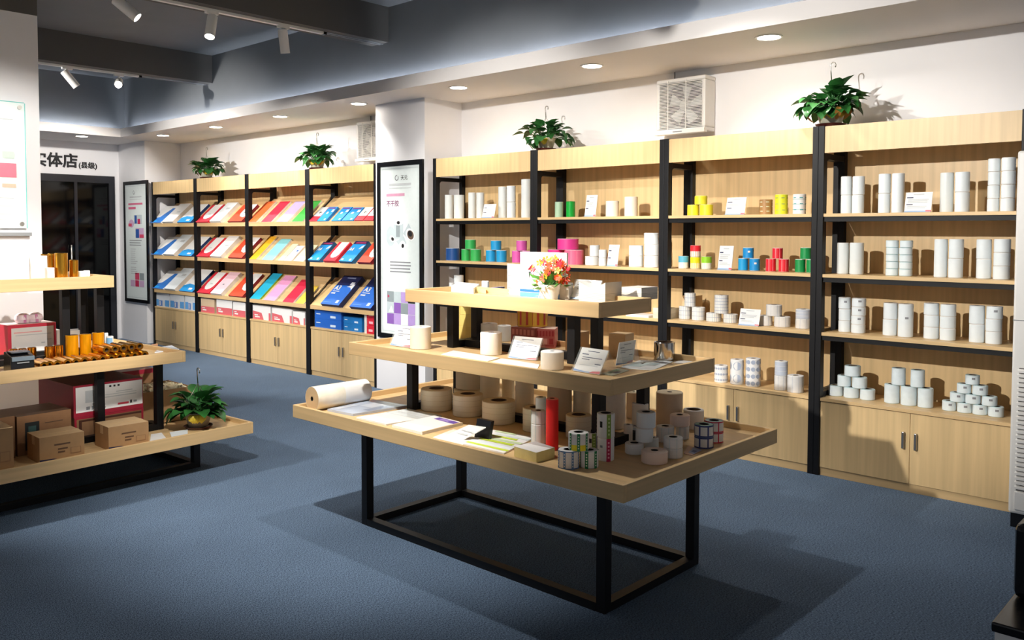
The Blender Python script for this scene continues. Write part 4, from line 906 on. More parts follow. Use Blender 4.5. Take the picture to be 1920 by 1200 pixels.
# lying big white roll at the left end
p0, p1 = oz(581, 768, Z1), oz(672, 752, Z1); ax = (p1-p0).normalized(); rr = .062
ax = Vector((0.02, 1, 0)).normalized(); p0 = Vector((oz(585, 772, Z1).x, oz(585, 772, Z1).y, Z1)); p0.y = AY0+.06; p0.x = AX0+.088; Lr = .34
rr_o = MB().lathe(p0+Vector((0, 0, rr)), [(.012, 0), (rr, 0), (rr, Lr), (.012, Lr)], 40, ms=[0, 0, 0], axis=ax).build('paper_roll', [WHITE], None, p0)
tag(rr_o, 'big white paper roll lying along the left end of the lower tray', 'roll', None)
sub(MB().lathe(p0+Vector((0, 0, rr)), [(rr+.0008, .0), (rr+.0008, .17)], 40, axis=ax), 'glossy_half', mat('cream_wrap', 'efe6d4', .25), rr_o)
sub(MB().lathe(p0+Vector((0, 0, rr)), [(.0121, -.0005), (rr*.98, -.0005)], 40, axis=ax), 'brown_end', KRAFTL, rr_o)
# flat things given by four tray pixels
def slab(name, label, cat, pts, z, t, m, group=None, prints=None, pm=None, org=None):
    q = [oz(a, b, z) for a, b in pts]
    mb = MB().prism(q, (0, 0, t)) if (q[1]-q[0]).cross(q[2]-q[1]).z > 0 else MB().prism(q[::-1], (0, 0, t))
    c = sum(q, Vector())/len(q); o = mb.build(name, m, None, c); tag(o, label, cat, group)
    if prints:
        f = MB(); a, b, c_, d_ = [p+Vector((0, 0, t+.0007)) for p in q]
        for k, (mi, u0, u1, v0, v1) in enumerate(prints):
            S = lambda u, v: (a*(1-u)+b*u)*(1-v)+(d_*(1-u)+c_*u)*v+Vector((0, 0, .0002*k))
            f.face([S(u0, v0), S(u1, v0), S(u1, v1), S(u0, v1)], mi)
        sub(f, 'print', pm, o)
    return o
slab('plastic_sleeve_pack', 'grey-blue sheets in a clear plastic sleeve next to the lying roll', 'paper', [(614, 771), (662, 780.5), (764, 764), (700, 753)], Z1, .012, mat('sleeve_grey', 'b9c3d4', .15, var=.1, scale=8), None, [(0, .3, .7, .5, .8), (1, .75, .95, .3, .9), (0, .1, .25, .1, .5)], [mat('sleeve_shine', 'd6dde8', .1), mat('sleeve_shade', '9aa6bb', .12)])  # lighter and darker patches paint gloss and shade on the sleeve
slab('paper_sheet_pack', 'white paper sheet pack in clear film, front edge of the lower tray', 'paper', [(668, 785), (724, 798), (828, 782), (765, 769)], Z1, .008, WHITE, None, [(0, .0, 1, .55, 1), (1, .1, .9, .7, .74)], [mat('film_grey', 'd8dcda', .15), INKLG])
slab('sticker_sheet_pad', 'white sticker sheet pad with purple header on the lower tray', 'paper', [(735, 801), (792, 815.5), (868, 797), (815, 783)], Z1, .012, WHITE, None, [(0, .25, .95, .8, .95), (1, .4, .7, .82, .93), (2, .95, 1, 0, 1)], [C('6a4fa8'), C('a88fd0'), KRAFTL])
slab('striped_sticker_sheets', 'sheets with lime green striped stickers beside the tilted card', 'paper', [(868, 834), (945, 852), (1004, 822), (925, 808)], Z1, .006, WHITE, None, [(0, 0, 1, .08, .16), (1, 0, 1, .2, .3), (0, .1, .9, .36, .46), (2, .0, 1, .5, .58), (0, 0, .8, .64, .72), (1, .2, 1, .76, .86), (2, .1, .6, .9, .97)], [C('c6dc4a'), C('dfe8ea'), C('cfe3b4')])
slab('loose_sheets', 'white label sheets under the tilted card on the lower tray', 'paper', [(805, 824), (862, 838), (905, 820), (850, 806)], Z1, .004, WARMW)
# tilted card leaning on a black photo frame back
q = [oz(a, b, Z1+.001) for a, b in ((835, 818), (868, 826))]
cb = thing('tilted_price_card', 'white card leaning back on a black holder between the sheets', 'sign', (q[0]+q[1])/2)
tp = [oz(879, 798, Z1+.06), oz(911, 802.5, Z1+.06)]
n = Vector((0, 0, .004)); sub(MB().hexa([q[0], q[1], tp[1], tp[0], q[0]+n, q[1]+n, tp[1]+n, tp[0]+n]), 'card', WHITE, cb)
f = MB(); f.face([q[0].lerp(tp[0], .3)+n*1.2+(q[1]-q[0])*.2, q[0].lerp(tp[0], .3)+n*1.2+(q[1]-q[0])*.8, q[0].lerp(tp[0], .4)+n*1.2+(q[1]-q[0])*.8, q[0].lerp(tp[0], .4)+n*1.2+(q[1]-q[0])*.2]); f.face([q[0].lerp(tp[0], .55)+n*1.2+(q[1]-q[0])*.15, q[0].lerp(tp[0], .55)+n*1.2+(q[1]-q[0])*.85, q[0].lerp(tp[0], .62)+n*1.2+(q[1]-q[0])*.85, q[0].lerp(tp[0], .62)+n*1.2+(q[1]-q[0])*.15]); sub(f, 'print', INKLG, cb)
hb = [tp[1]+Vector((-.085, .0, 0)), tp[1]+Vector((.004, 0, 0))]
sub(MB().hexa([(hb[0].x, hb[0].y+.012, Z1), (hb[1].x, hb[1].y+.012, Z1), (hb[1].x, hb[1].y+.03, Z1), (hb[0].x, hb[0].y+.03, Z1), (hb[0].x, hb[0].y+.03, Z1+.085), (hb[1].x, hb[1].y+.03, Z1+.085), (hb[1].x, hb[1].y+.05, Z1+.085), (hb[0].x, hb[0].y+.05, Z1+.085)]), 'black_holder', BLACKP, cb)
slab('note_block', 'thick block of white note paper with yellow edges near the front rim', 'paper', [(964, 856), (1005.5, 868.5), (1040, 858), (1003, 846)], Z1, .042, mat('yellow_edge_block', 'e3d796', .7, var=.05, scale=40), None, [(0, 0, 1, 0, 1)], [WHITE])
slab('leaflet', 'small pink and blue leaflet lying by the navy framed rolls', 'paper', [(1282, 851), (1297, 854.5), (1316, 845), (1290, 836)], Z1, .002, C('d6b3a8'), None, [(0, .4, 1, .2, 1), (1, .55, .9, .4, .7)], [C('a9b7d6'), C('5f77b4')])
# ------------------------------------------------------------------ middle tray
G2 = 'rolls on the middle tray of the centre table'; MT = 'middle tray of centre table'
def stand(pl_, pr_, pt, pbl, pbr, z, label, lean=.055, back='l'):
    """acrylic sign holder: sheet leaning back between two bottom pixels"""
    a, b = oz(*pbl, z), oz(*pbr, z); X = (b-a).normalized(); W = (b-a).length; nrm = Vector((-X.y, X.x, 0))
    if nrm.y < 0: nrm = -nrm
    d = ray((pl_+pr_)/2, pt); m = (a+b)/2+nrm*lean; s = math.hypot(m.x, m.y)/math.hypot(d.x, d.y); h = EYE+d.z*s-z
    t = thing('acrylic_sign_holder', label, 'sign', tuple((a+b)/2), 'acrylic sign holders on the centre table')
    V = Vector((nrm.x*lean, nrm.y*lean, h)); up = Vector((0, 0, .003))
    N = X.cross(V).normalized()
    A = a+up; sub(MB().hexa([A-N*.001, A+X*W-N*.001, A+X*W-N*.0025, A-N*.0025, A+V-N*.001, A+X*W+V-N*.001, A+X*W+V-N*.0025, A+V-N*.0025]), 'paper_insert', WHITE, t)
    sub(MB().hexa([A-X*.008+N*.0, A+X*(W+.008)+N*.0, A+X*(W+.008)+N*.0025, A-X*.008+N*.0025, A-X*.008+V, A+X*(W+.008)+V, A+X*(W+.008)+V+N*.0025, A-X*.008+V+N*.0025]), 'acrylic_front', ACRY, t)
    B = A+nrm*(lean*2.0); sub(MB().hexa([A+up*0, A+X*W, B+X*W, B, A+up*.6, A+X*W+up*.6, B+X*W+up*.6, B+up*.6]), 'acrylic_foot', ACRY, t)
    Tp = A+V-N*.004; sub(MB().hexa([B, B+X*W, B+X*W+nrm*.002, B+nrm*.002, Tp, Tp+X*W, Tp+X*W+nrm*.002, Tp+nrm*.002]), 'acrylic_back', ACRY, t)
    fl = Flat(A+N*(-.0008), X, V); Hh = V.length
    fl.rect(W*.28, W*.72, Hh*.86, Hh*.89, 0, 0); fl.rect(W*.1, W*.35, Hh*.72, Hh*.76, 0, 0); fl.rect(W*.15, W*.9, Hh*.6, Hh*.63, 0, 0); fl.rect(W*.15, W*.45, Hh*.52, Hh*.55, 0, 0); fl.rect(W*.7, W*.92, Hh*.36, Hh*.40, 0, 0); fl.rect(W*.15, W*.85, Hh*.28, Hh*.31, 1, 0)
    fl.rect(0, W*.75, .002, Hh*.05, 2, 0); fl.poly([(W*.6, .002), (W, .002), (W, Hh*.13), (W*.72, Hh*.09)], 3, .0003); fl.poly([(0, Hh*.05), (W*.6, Hh*.03), (0, Hh*.1)], 2, .0002)
    sub(fl.mb, 'print', [NAVYI, INKLG, C('6f97cf'), C('d8505a')], t)
    return t
stand(744, 773, 613, (731.5, 648), (769, 653), Z2, 'acrylic sign holder at the left end of the middle tray')
stand(962, 1014, 633, (953, 672), (1004, 677), Z2, 'acrylic sign holder before the red boxes on the middle tray', .06)
stand(1085, 1134, 655, (1074, 696), (1123, 704), Z2, 'acrylic sign holder at the right front of the middle tray', .06)
stand(1156, 1186, 641, (1155, 687), (1186, 681), Z2, 'acrylic sign holder on black foot beside the kraft box, middle tray', .02)
tr(769, 808.5, 614, 656, Z2, 'cream', f'white roll beside the left sign holder, {MT}', G2, .15)
tr(900.5, 941, 625, 667, Z2, 'cream', f'tall cream white roll left of the red boxes, {MT}', G2, .3)
tr(900, 932.5, 607.5, 647, Z2, 'white', f'white roll just behind the tall cream white roll, {MT}', G2, .35)
tr(932, 958, 611, 641, Z2, 'white', f'white roll between the tall cream roll and red boxes, {MT}', G2, .35)
tr(1013.5, 1057, 661, 695, Z2, 'cream', f'short white roll between the two front sign holders, {MT}', G2, .2)
tr(1225.5, 1265, 643, 678, Z2, 'silver', f'mirror silver foil roll near the right end, {MT}', G2, .85)
# printed tape rolls
RB = C('9a4a44'); 
def tbox(pa, pb, pt, pbot, z, depth, label, name, cat, ms, prints=None, group=None):
    a, b = oz(*pa, z), oz(*pb, z); X = b-a; nrm = Vector((-X.y, X.x, 0)).normalized()
    if nrm.y < 0: nrm = -nrm
    d = ray((pa[0]+pb[0])/2, pt); m = (a+b)/2; s = math.hypot(m.x, m.y)/math.hypot(d.x, d.y); h = EYE+d.z*s-z
    q = [a, b, b+nrm*depth, a+nrm*depth]; o = MB().hexa(q+[p+Vector((0, 0, h)) for p in q], 0, 1).build(name, ms[:2], None, m+nrm*depth/2); o.location.z = z
    tag(o, label, cat, group)
    if prints:
        fl = Flat(a, X, (0, 0, 1)); W = X.length
        for (mi, u0, u1, v0, v1) in prints: fl.rect(u0*W, u1*W, v0*h, v1*h, mi, .001+.0002*len(fl.mb.f))
        sub(fl.mb, 'front_print', ms[2:], o)
    return o, a, b, nrm, h
pk = [(0, .05+.16*i, .15+.16*i, .62, .9) for i in range(6)]+[(0, .05, .95, .1, .14), (1, .1, .3, .2, .5), (1, .4, .62, .2, .5), (0, .72, .92, .2, .5)]
o, a, b, nr, h = tbox((958, 649), (1003, 653), 614, 0, Z2, .10, 'flat red printed tape box behind the sign holder, middle tray', 'tape_box', 'box', [RB, mat('pale_box_top', 'd8b8a8'), C('c87a6e'), C('7a2a2a')], pk, 'red printed tape boxes')
o, a, b, nr, h2 = tbox((1004, 652), (1040, 653), 617, 0, Z2, .12, 'pinkish red printed tape box right of the flat red box', 'tape_box', 'box', [C('c96a66'), mat('pale_box_top', 'd8b8a8'), C('b03238'), C('e0a49c')], pk, 'red printed tape boxes')
zr = Z2+max(h, h2)+.001
ctr = oz(985, 650, Z2); u_ = Vector((ctr.x, ctr.y, 0)).normalized()
for k, px in enumerate((988, 1009)):
    c_ = oz(px, 651, Z2)+u_*.06; roll(c_.x, c_.y, zr, .052, .10, 'ytape', f'{("left", "right")[k]} yellow tape roll with red printing on the red boxes', 'yellow printed tape rolls', .7)
tbox((1141, 668), (1172, 671), 626, 0, Z2, .09, 'plain kraft box behind the sign holder at the right, middle tray', 'kraft_box', 'box', [KRAFTL, KRAFTL])
tbox((1060, 656), (1088, 659), 622, 0, Z2, .08, 'kraft block in shade behind the frame leg, middle tray', 'kraft_box', 'box', [KRAFT, KRAFTL])
# stacked yellow label packs seen through the frame
c_ = oz(871, 634, Z2)+Vector((-.02, .03, 0))
for k in range(3):
    rr2 = (.052, .05, .045)[k]; o = MB().lathe((c_.x, c_.y, Z2+.068*k), [(.0001, 0), (rr2, 0), (rr2*.94, .067), (.0001, .067)], 8, smooth=False).build('yellow_label_pack', C('e8d27a'), None, (c_.x, c_.y, Z2+.068*k))
    tag(o, f'{("bottom", "middle", "top")[k]} yellow label pack of the small stack inside the upper frame', 'paper', 'stack of yellow label packs')
slab('label_sheets', 'glossy label sheets lying near the right end of the middle tray', 'paper', [(1163, 690), (1225, 695), (1262, 679), (1200, 676)], Z2, .003, WHITEC, None, [(0, .1, .5, .2, .8), (1, .5, .8, .4, .7), (2, .3, .36, .5, .7)], [C('b9cdd0'), C('9fb0b4'), INK])
slab('label_sheets', 'blank white label sheet behind the glossy sheets, middle tray', 'paper', [(1262, 681), (1290, 683), (1316, 674), (1290, 671)], Z2, .003, WHITE)
slab('sample_card', 'green and grey sample card at the right front corner, middle tray', 'paper', [(1128, 701), (1148, 705), (1180, 695), (1160, 691)], Z2, .002, C('cbd3c2'), None, [(0, .1, .5, .2, .8), (1, .55, .9, .3, .6)], [C('6f9f78'), INKG])
slab('paper_sheets', 'white paper sheets along the front of the middle tray', 'paper', [(820, 668), (905, 681), (936, 672), (850, 658)], Z2, .003, WHITE)
slab('paper_sheets', 'white paper sheet before the sign holder, middle tray', 'paper', [(915, 683), (1005, 697), (1012, 684), (940, 673)], Z2, .003, WHITE)
# ------------------------------------------------------------------ top tray
slab('envelope_stack', 'stack of white sheets at the left of the top tray', 'paper', [(846, 547), (888, 551), (899, 542), (858, 538)], Z3, .03, WHITE)
slab('yellow_sticker_pack', 'small yellow sticker pack beside the white sheet stack, top tray', 'paper', [(890, 548), (911, 550.5), (915, 545), (896, 542)], Z3, .018, C('e9dc9a'))
x, y, r, h = tr(903, 917, 527, 544, Z3, 'white', 'short white roll behind the yellow sticker pack, top tray', 'rolls on the top tray of the centre table')
o, *_ = tbox((914, 547.5), (936, 545), 538.5, 0, Z3, .035, 'tiny navy patterned box lying on the top tray', 'small_carton', 'box', [C('4a4a78'), C('8a8ab4'), C('c9c9de')], [(0, .1, .3, .2, .8), (0, .5, .8, .3, .6)])
o = tbox((951, 551.5), (974.5, 554), 495, 0, Z3, .006, 'tall white notice card left of the bird picture board, top tray', 'notice_card', 'sign', [WHITE, WHITE, INKG, INKLG], [(0, .08, .4, .6, .63), (1, .1, .8, .5, .53), (1, .1, .7, .44, .46), (1, .1, .9, .32, .34), (0, .08, .4, .2, .23), (1, .1, .9, .06, .08)])[0]
o, a, b, nr, h = tbox((975.5, 555.5), (1062, 561.5), 473, 0, Z3, .012, 'large white picture board with red bird, behind the flower pot', 'picture_board', 'sign', [WHITE, WHITE, INKLG, C('5f97d0'), C('2d6fb4')], [(0, .1, .16, .93, .955), (0, .2, .42, .935, .95), (1, 0, 1, .0, .1), (2, 0, .7, .11, .17)])
fl = Flat(a, b-a, (0, 0, 1)); W = (b-a).length
for (m, pts) in ((0, [(.165, .60), (.2, .66), (.235, .71), (.225, .64), (.2, .6)]), (1, [(.15, .55), (.26, .62), (.255, .63)]), (1, [(.18, .56), (.19, .44), (.2, .56)]), (1, [(.19, .57), (.235, .47), (.205, .57)]), (0, [(.23, .5), (.24, .54), (.25, .5), (.24, .46)])):
    fl.poly([((.235+(u-.205)*1.7)*W, (.58+(v-.58)*1.25)*h) for u, v in pts], m, .003)
fl.poly([(.3*W, .02*h), (W, .12*h), (W, .16*h)], 2, .004); sub(fl.mb, 'bird_print', [C('8a0f26'), C('26383a'), WHITE], o)
# flower pot
f0 = oz(1030, 563.5, Z3); u_ = Vector((f0.x, f0.y, 0)).normalized(); c_ = Vector((f0.x+u_.x*.05, f0.y+u_.y*.05, Z3))
t = thing('flower_pot', 'small white pot of orange, red and yellow flowers on top tray', 'flowers', c_)
sub(MB().lathe(c_, [(.0001, .001), (.04, .001), (.052, .06), (.054, .075), (.05, .075), (.047, .06), (.0001, .058)], 28), 'pot', PLASW, t)
bw = MB()
for s_ in (-1, 1):
    bw.face([(c_.x-.01, c_.y-.056, Z3+.05), (c_.x-.01+s_*.03, c_.y-.06, Z3+.075), (c_.x-.01+s_*.035, c_.y-.06, Z3+.045)]); bw.face([(c_.x-.012, c_.y-.056, Z3+.05), (c_.x+s_*.02, c_.y-.058, Z3+.01), (c_.x-.01+s_*.004, c_.y-.058, Z3+.012)])
sub(bw, 'ribbon', WHITE, t)
rd = random.Random(4); st = MB(); lf = MB(); pe = [MB(), MB(), MB()]
top = c_+Vector((0, 0, .06))
for k in range(54):
    az = rd.uniform(0, 2*math.pi); rad = abs(rd.gauss(0, .065)); zz = rd.uniform(.04, .145)-rad*.22
    if rad > .12: rad = .12
    P = top+Vector((rad*1.0*math.cos(az)+.035, rad*.7*math.sin(az), zz)); st.tube([top+Vector((.01*math.cos(az), .01*math.sin(az), 0)), top.lerp(P, .6)+Vector((0, 0, .01)), P], .0016, 5)
    w = pe[rd.choice((0, 0, 1, 2, 2))]; rr3 = rd.uniform(.014, .022); tilt = Vector((rd.uniform(-.6, .6), -1, rd.uniform(-.2, .9))).normalized(); ex = tilt.orthogonal().normalized(); ey = tilt.cross(ex)
    for q in range(5):
        a_ = 2*math.pi*q/5; d1 = ex*math.cos(a_)+ey*math.sin(a_); d2 = ex*math.cos(a_+.5)+ey*math.sin(a_+.5); d0 = ex*math.cos(a_-.5)+ey*math.sin(a_-.5)
        w.face([P, P+d0*rr3*.8+tilt*.004, P+d1*rr3*1.2+tilt*.002, P+d2*rr3*.8+tilt*.004], 0, True)
for k in range(80):
    az = rd.uniform(0, 2*math.pi); el = rd.uniform(-.1, 1.2); d1 = Vector((math.cos(az)*math.cos(el), math.sin(az)*math.cos(el), math.sin(el))); P = top+d1*rd.uniform(.015, .075); sd = d1.orthogonal().normalized()*.009
    lf.face([P, P+d1*.02+sd, P+d1*.045, P+d1*.02-sd])
sub(st, 'stems', mat('stem_green', '4f8a3c'), t); sub(lf, 'leaves', mat('fresh_leaf', '5c9a3f', .5, var=.3), t)
for m, w in zip((C('ea4a16'), C('cc1f3c'), C('eda01c')), pe): sub(w, 'blossoms', m, t)
tbox((1049, 561.5), (1066, 562), 531.5, 0, Z3, .08, 'plain grey-white box right behind the flower pot, top tray', 'small_carton', 'box', [mat('greywhite_box', 'cfcac2'), WHITE])
stand(1073, 1123, 526, (1068, 561), (1114, 565), Z3, 'pale marble-patterned sign holder behind the fanfold stacks, top tray', .05)
a, b = oz(1085, 564, Z3), oz(1150, 566, Z3)
fan_stack(a.x, b.x, a.y, a.y+.13, Z3, .075, 'white fanfold label stack with sagging top, front right of top tray', .03, 'fanfold paper stacks', mat('fanfold_white', 'dcd8d0', .6))
a, b = oz(1158, 561, Z3), oz(1205, 563, Z3)
fan_stack(a.x+.01, b.x, a.y+.02, a.y+.16, Z3, .06, 'white fanfold label stack with flat top, right end of top tray', .0, 'fanfold paper stacks', mat('fanfold_white', 'dcd8d0'))
# ------------------------------------------------------------------ left display table (long side towards the camera's right)
lt = thing('display_table', 'three-tier maple display table in front of the white column at left', 'table', (-5.73, 1.9, 0), 'three-tier display tables')
BX0, BX1, BY0, BY1 = -6.43, -5.03, .62, 2.96
U1, U2, U3 = .29, .776, 1.262
tray(BX0, BX1, BY0, BY1, U1, .075, 'lower_tray', lt, 'y')
tray(BX0+.21, BX1-.21, BY0+.35, BY1-.35, U2, .07, 'middle_tray', lt, 'y')
tray(BX0+.42, BX1-.42, BY0+.70, BY1-.70, U3, .073, 'top_tray', lt, 'y')
frame(BX0+.24, BX1-.24, BY0+.24, BY1-.24, 0, U1-.072, 'base_frame', lt)
fr = frame(BX0+.35, BX1-.365, BY0+.45, BY1-.42, U1-.0275, U2-.067, 'middle_frame', lt)
sub(MB().box(BX1-.41, BX1-.365, 2.12, 2.165, U1-.0275, U2-.067), 'leg', STEEL, fr, .002)
fr = frame(BX0+.55, BX1-.58, BY0+.8, 2.27, U2-.0275, U3-.07, 'upper_frame', lt)
sub(MB().box(BX1-.625, BX1-.58, 2.015, 2.06, U2-.0275, U3-.07), 'leg', STEEL, fr, .002)
TH = R(3); PV = Vector((BX1, BY1, 0))
lt.location = PV+Matrix.Rotation(TH, 3, 'Z') @ (Vector(lt.location)-PV); lt.rotation_euler.z = TH
def adj(X0, px): return X0+(BY1-ox(px, 700, X0).y)*math.tan(TH)
V1, V2, V3 = U1-.0275, U2-.0275, U3-.0275
def boxx(X0, pl_, pr_, pt, z, depth, label, name, cat, ms, prints=None, group=None, rot=0):
    pm = (pl_+pr_)/2; X0 = adj(X0, pm); y0, y1 = ox(pl_, 750, X0).y, ox(pr_, 750, X0).y; zt = ox(pm, pt, X0).z
    o = MB().box(X0-depth, X0, y0, y1, z, zt, 0, 1).build(name, ms[:2], None, (X0-depth/2, (y0+y1)/2, z)); tag(o, label, cat, group)
    if prints:
        fl = Flat((X0, y0, z), (0, 1, 0), (0, 0, 1)); W, h = y1-y0, zt-z
        for q in prints:
            mi, pts = q; fl.poly([(a*W, b*h) for a, b in pts], mi, .001+.0002*len(fl.mb.f))
        sub(fl.mb, 'front_print', ms[2:], o)
    o.rotation_euler.z = TH+R(rot); XL[0] = X0
    return o, y0, y1, zt
XL = [0]
rc = lambda a, b, c, d: [(a, c), (b, c), (b, d), (a, d)]
DBLUE = C('2b2f52')
bp = [(0, [(.12, 0), (.62, 0), (.3, .13), (.0, .15), (0, .06)]), (1, rc(.32, .68, .62, .68)), (1, rc(.40, .62, .44, .50)), (1, rc(.40, .56, .32, .38)), (2, rc(.68, .92, .22, .46)), (3, rc(.70, .90, .24, .44))]
for (X0, pl_, pr_, pt, lb, dp) in ((-5.10, 73, 157, 815.5, 'small kraft carton near the left end of the lower tray edge', .2), (-5.10, 203, 278, 796, 'small kraft carton right of the first one, by the lower tray edge', .2), (-5.11, -60, 24, 807, 'kraft carton cut off by the left photo edge, lower tray', .24)):
    o, y0, y1, zt = boxx(X0, pl_, pr_, pt, V1, dp, lb, 'kraft_carton', 'box', [KRAFT, KRAFTL, DBLUE, C('6b4f38'), C('9a7450'), KRAFT], bp, 'kraft cartons on the lower tray of the left table', -4)
    X0 = XL[0]; sub(MB().box(X0-dp*.6, X0-dp*.4, y0-.001, y1+.001, zt-.05, zt+.0012), 'tape_strip', KRAFTL, o)
RD = C('9c1c34')
o, y0, y1, zt = boxx(-5.47, 133, 266, 775, V1, .5, 'brown carton with red edges carrying the red and white carton, lower tray', 'red_edged_carton', 'box', [KRAFTD, RD, RD, C('4a2a1e')], [(0, rc(0, .03, 0, 1)), (0, rc(.97, 1, 0, 1)), (0, rc(0, 1, .92, 1)), (1, rc(.06, .97, .80, .88)), (1, rc(.06, .10, .1, .8))])
o2, a0, a1, zt2 = boxx(-5.47, 132, 266, 716, zt+.001, .5, 'red carton with big white label stacked on the red-edged brown carton', 'red_carton', 'box', [RD, mat('mauve_box_top', '7c5a5c'), WHITE, INKG, INKLG, C('c0384a'), INK], [(0, rc(.03, .99, .14, .93)), (2, rc(.16, .30, .42, .80)), (2, rc(.30, .90, .50, .53)), (2, rc(.60, .84, .64, .67)), (2, rc(.34, .9, .58, .6)), (4, rc(.50, .53, .82, .88)), (4, rc(.56, .59, .82, .88)), (4, rc(.62, .65, .82, .88)), (1, rc(.17, .22, .2, .3)), (1, rc(.25, .28, .21, .29)), (3, rc(.62, .78, .22, .28)), (4, rc(.80, .83, .22, .32)), (1, rc(.85, .90, .24, .30))])
text('天元', .045, (XL[0]+.003, a0+(a1-a0)*.24, zt+(zt2-zt)*.2), (0, 1, 0), (0, 0, 1), INKG, 'box_lettering', o2, .0005)
boxx(-5.99, 178, 292, 697, V1, .25, 'brown and red carton standing behind the red carton', 'red_edged_carton', 'box', [KRAFTD, C('8d5a44'), RD], [(0, rc(0, 1, .9, 1)), (0, rc(.97, 1, 0, 1))])
boxx(-5.37, 27, 131, 775, V1, .3, 'brown carton with dark window behind the first small kraft carton', 'window_carton', 'box', [KRAFTD, C('5a4434'), C('1d2426'), C('3a5a58'), C('5a4434')], [(0, rc(.14, .40, .12, .82)), (1, rc(.2, .34, .5, .72)), (2, rc(.5, .84, .74, .76))])
boxx(-5.36, -70, 24.5, 787, V1, .3, 'brown carton at the left photo edge behind the cut-off carton', 'window_carton', 'box', [KRAFTD, C('5a4434')])
# open carton of crumpled cream paper cores
X0 = -5.53; y0, y1 = ox(266, 750, X0).y, 2.80; zt = ox(305, 732, X0).z
t = thing('open_carton', 'open brown carton filled with cream paper pieces behind the plant', 'box', (X0-.18, (y0+y1)/2, V1)); dp = .36
sub(MB().box(X0-.006, X0, y0, y1, V1, zt).box(X0-dp, X0-dp+.006, y0, y1, V1, zt).box(X0-dp, X0, y0, y0+.006, V1, zt).box(X0-dp, X0, y1-.006, y1, V1, zt).box(X0-dp, X0, y0, y1, V1, V1+.006), 'carton_walls', KRAFT, t)
fill = MB(); rd = random.Random(8)
for k in range(230):
    cx, cy, cz = rd.uniform(X0-dp+.03, X0-.03), rd.uniform(y0+.03, y1-.03), zt-.03+rd.uniform(-.015, .03)
    dv = Vector((rd.uniform(-1, 1), rd.uniform(-1, 1), rd.uniform(-.4, .4))).normalized()
    fill.lathe((cx, cy, cz), [(.011, -.018), (.014, -.018), (.014, .018), (.011, .018)], 8, axis=dv)
fill.box(X0-dp+.008, X0-.008, y0+.008, y1-.008, V1+.1, zt-.045)
fo = sub(fill, 'paper_fill', mat('ivory_pieces', 'e8dcb8', .6, var=.08), t); fo['kind'] = 'stuff'; fo['label'] = 'heap of small cream paper pieces'
slab('paper_sheet', 'white sheet lying on lower tray between kraft carton and plant', 'paper', [(281, 829), (312, 823), (303, 812), (283, 815)], V1, .003, WHITE)
slab('paper_sheet', 'pale sheet lying left of the maroon plant saucer, lower tray', 'paper', [(322, 821), (352, 814), (352, 806), (318, 811)], V1, .003, WHITEC)
pp = oz(372, 802, V1)
plant(pp.x, pp.y, V1, 'pothos in taupe pot with yellow leaf on the left table lower tray', 21, 1.08, pot=POTT, n=85, yellow=5, spread=.75)
# ---- middle tray of the left table
LM = 'middle tray of left table'
X0 = -5.92
o, y0, y1, zt = boxx(X0, 15, 107, 607, V2, .18, 'red-bordered white carton with a pack on top, middle tray of left table', 'red_carton', 'box', [C('d8364e'), C('f0dcd8'), WHITE, C('f0a8a8'), INKLG], [(0, rc(.07, .95, .0, .90)), (1, rc(.12, .7, .74, .77)), (2, rc(.15, .9, .66, .68)), (2, rc(.12, .16, .3, .33)), (2, rc(.8, .9, .48, .50)), (2, rc(.68, .76, .38, .42))])
X0 = XL[0]; pkx = MB(); cz = zt+.001
for s_ in (-1, 1):
    c0 = Vector((X0-.08, (y0+y1)/2+.01+s_*.036, cz))
    pkx.lathe(c0, [(.0001, 0), (.036, .003), (.047, .025), (.042, .048), (.024, .062), (.0001, .066)], 20)
pk_o = pkx.build('soft_pack', mat('pale_pink_pack', 'f0dde4', .4), None, (X0-.08, (y0+y1)/2, cz)); tag(pk_o, 'two-lobed pale pink soft pack lying on the red-bordered carton', 'pack')
f = MB()
for s_ in (-1, 1):
    c0 = Vector((X0-.031, (y0+y1)/2+.01+s_*.036, cz+.025)); f.face([c0+Vector((.0, -.008, -.02)), c0+Vector((0, .008, -.02)), c0+Vector((-.008, .008-s_*.004, .03)), c0+Vector((-.008, -.008-s_*.004, .03))])
sub(f, 'pink_stripe', C('c878a4'), pk_o)
boxx(-5.95, 108, 119, 619, V2, .1, 'narrow white box right behind the red-bordered carton', 'white_box', 'box', [C('d8d2c4'), WHITE])
# small black label printer
X0 = adj(-5.31, 44); y0, y1 = ox(21, 690, X0).y, ox(66, 690, X0).y
t = thing('label_printer', 'small black label printer at the front edge of the left table', 'printer', (X0-.09, (y0+y1)/2, V2)); zt = ox(44, 666, X0).z
sub(MB().hexa([(X0-.13, y0, V2), (X0-.13, y1, V2), (X0, y1, V2), (X0, y0, V2)][::-1] and [(X0-.13, y0, V2), (X0, y0, V2), (X0, y1, V2), (X0-.13, y1, V2), (X0-.125, y0, zt+.015), (X0-.01, y0, zt-.005), (X0-.01, y1, zt-.005), (X0-.125, y1, zt+.015)]), 'printer_body', BLACKP, t, .006)
sub(MB().box(X0-.004, X0+.006, y0+.004, y1-.004, zt-.03, zt-.008), 'front_bar', mat('steel_blue_plastic', '6f7c86', .3), t)
sub(MB().box(X0-.002, X0+.003, y0+.03, y1-.03, V2+.05, V2+.056), 'paper_slot', GREYP, t)
sub(MB().box(X0-.11, X0-.03, y0+.012, y1-.012, zt+.008, zt+.018), 'lid', mat('dark_grey_plastic', '3a3d44', .3), t, .004)
GL = 'gold and amber rolls on the left table'
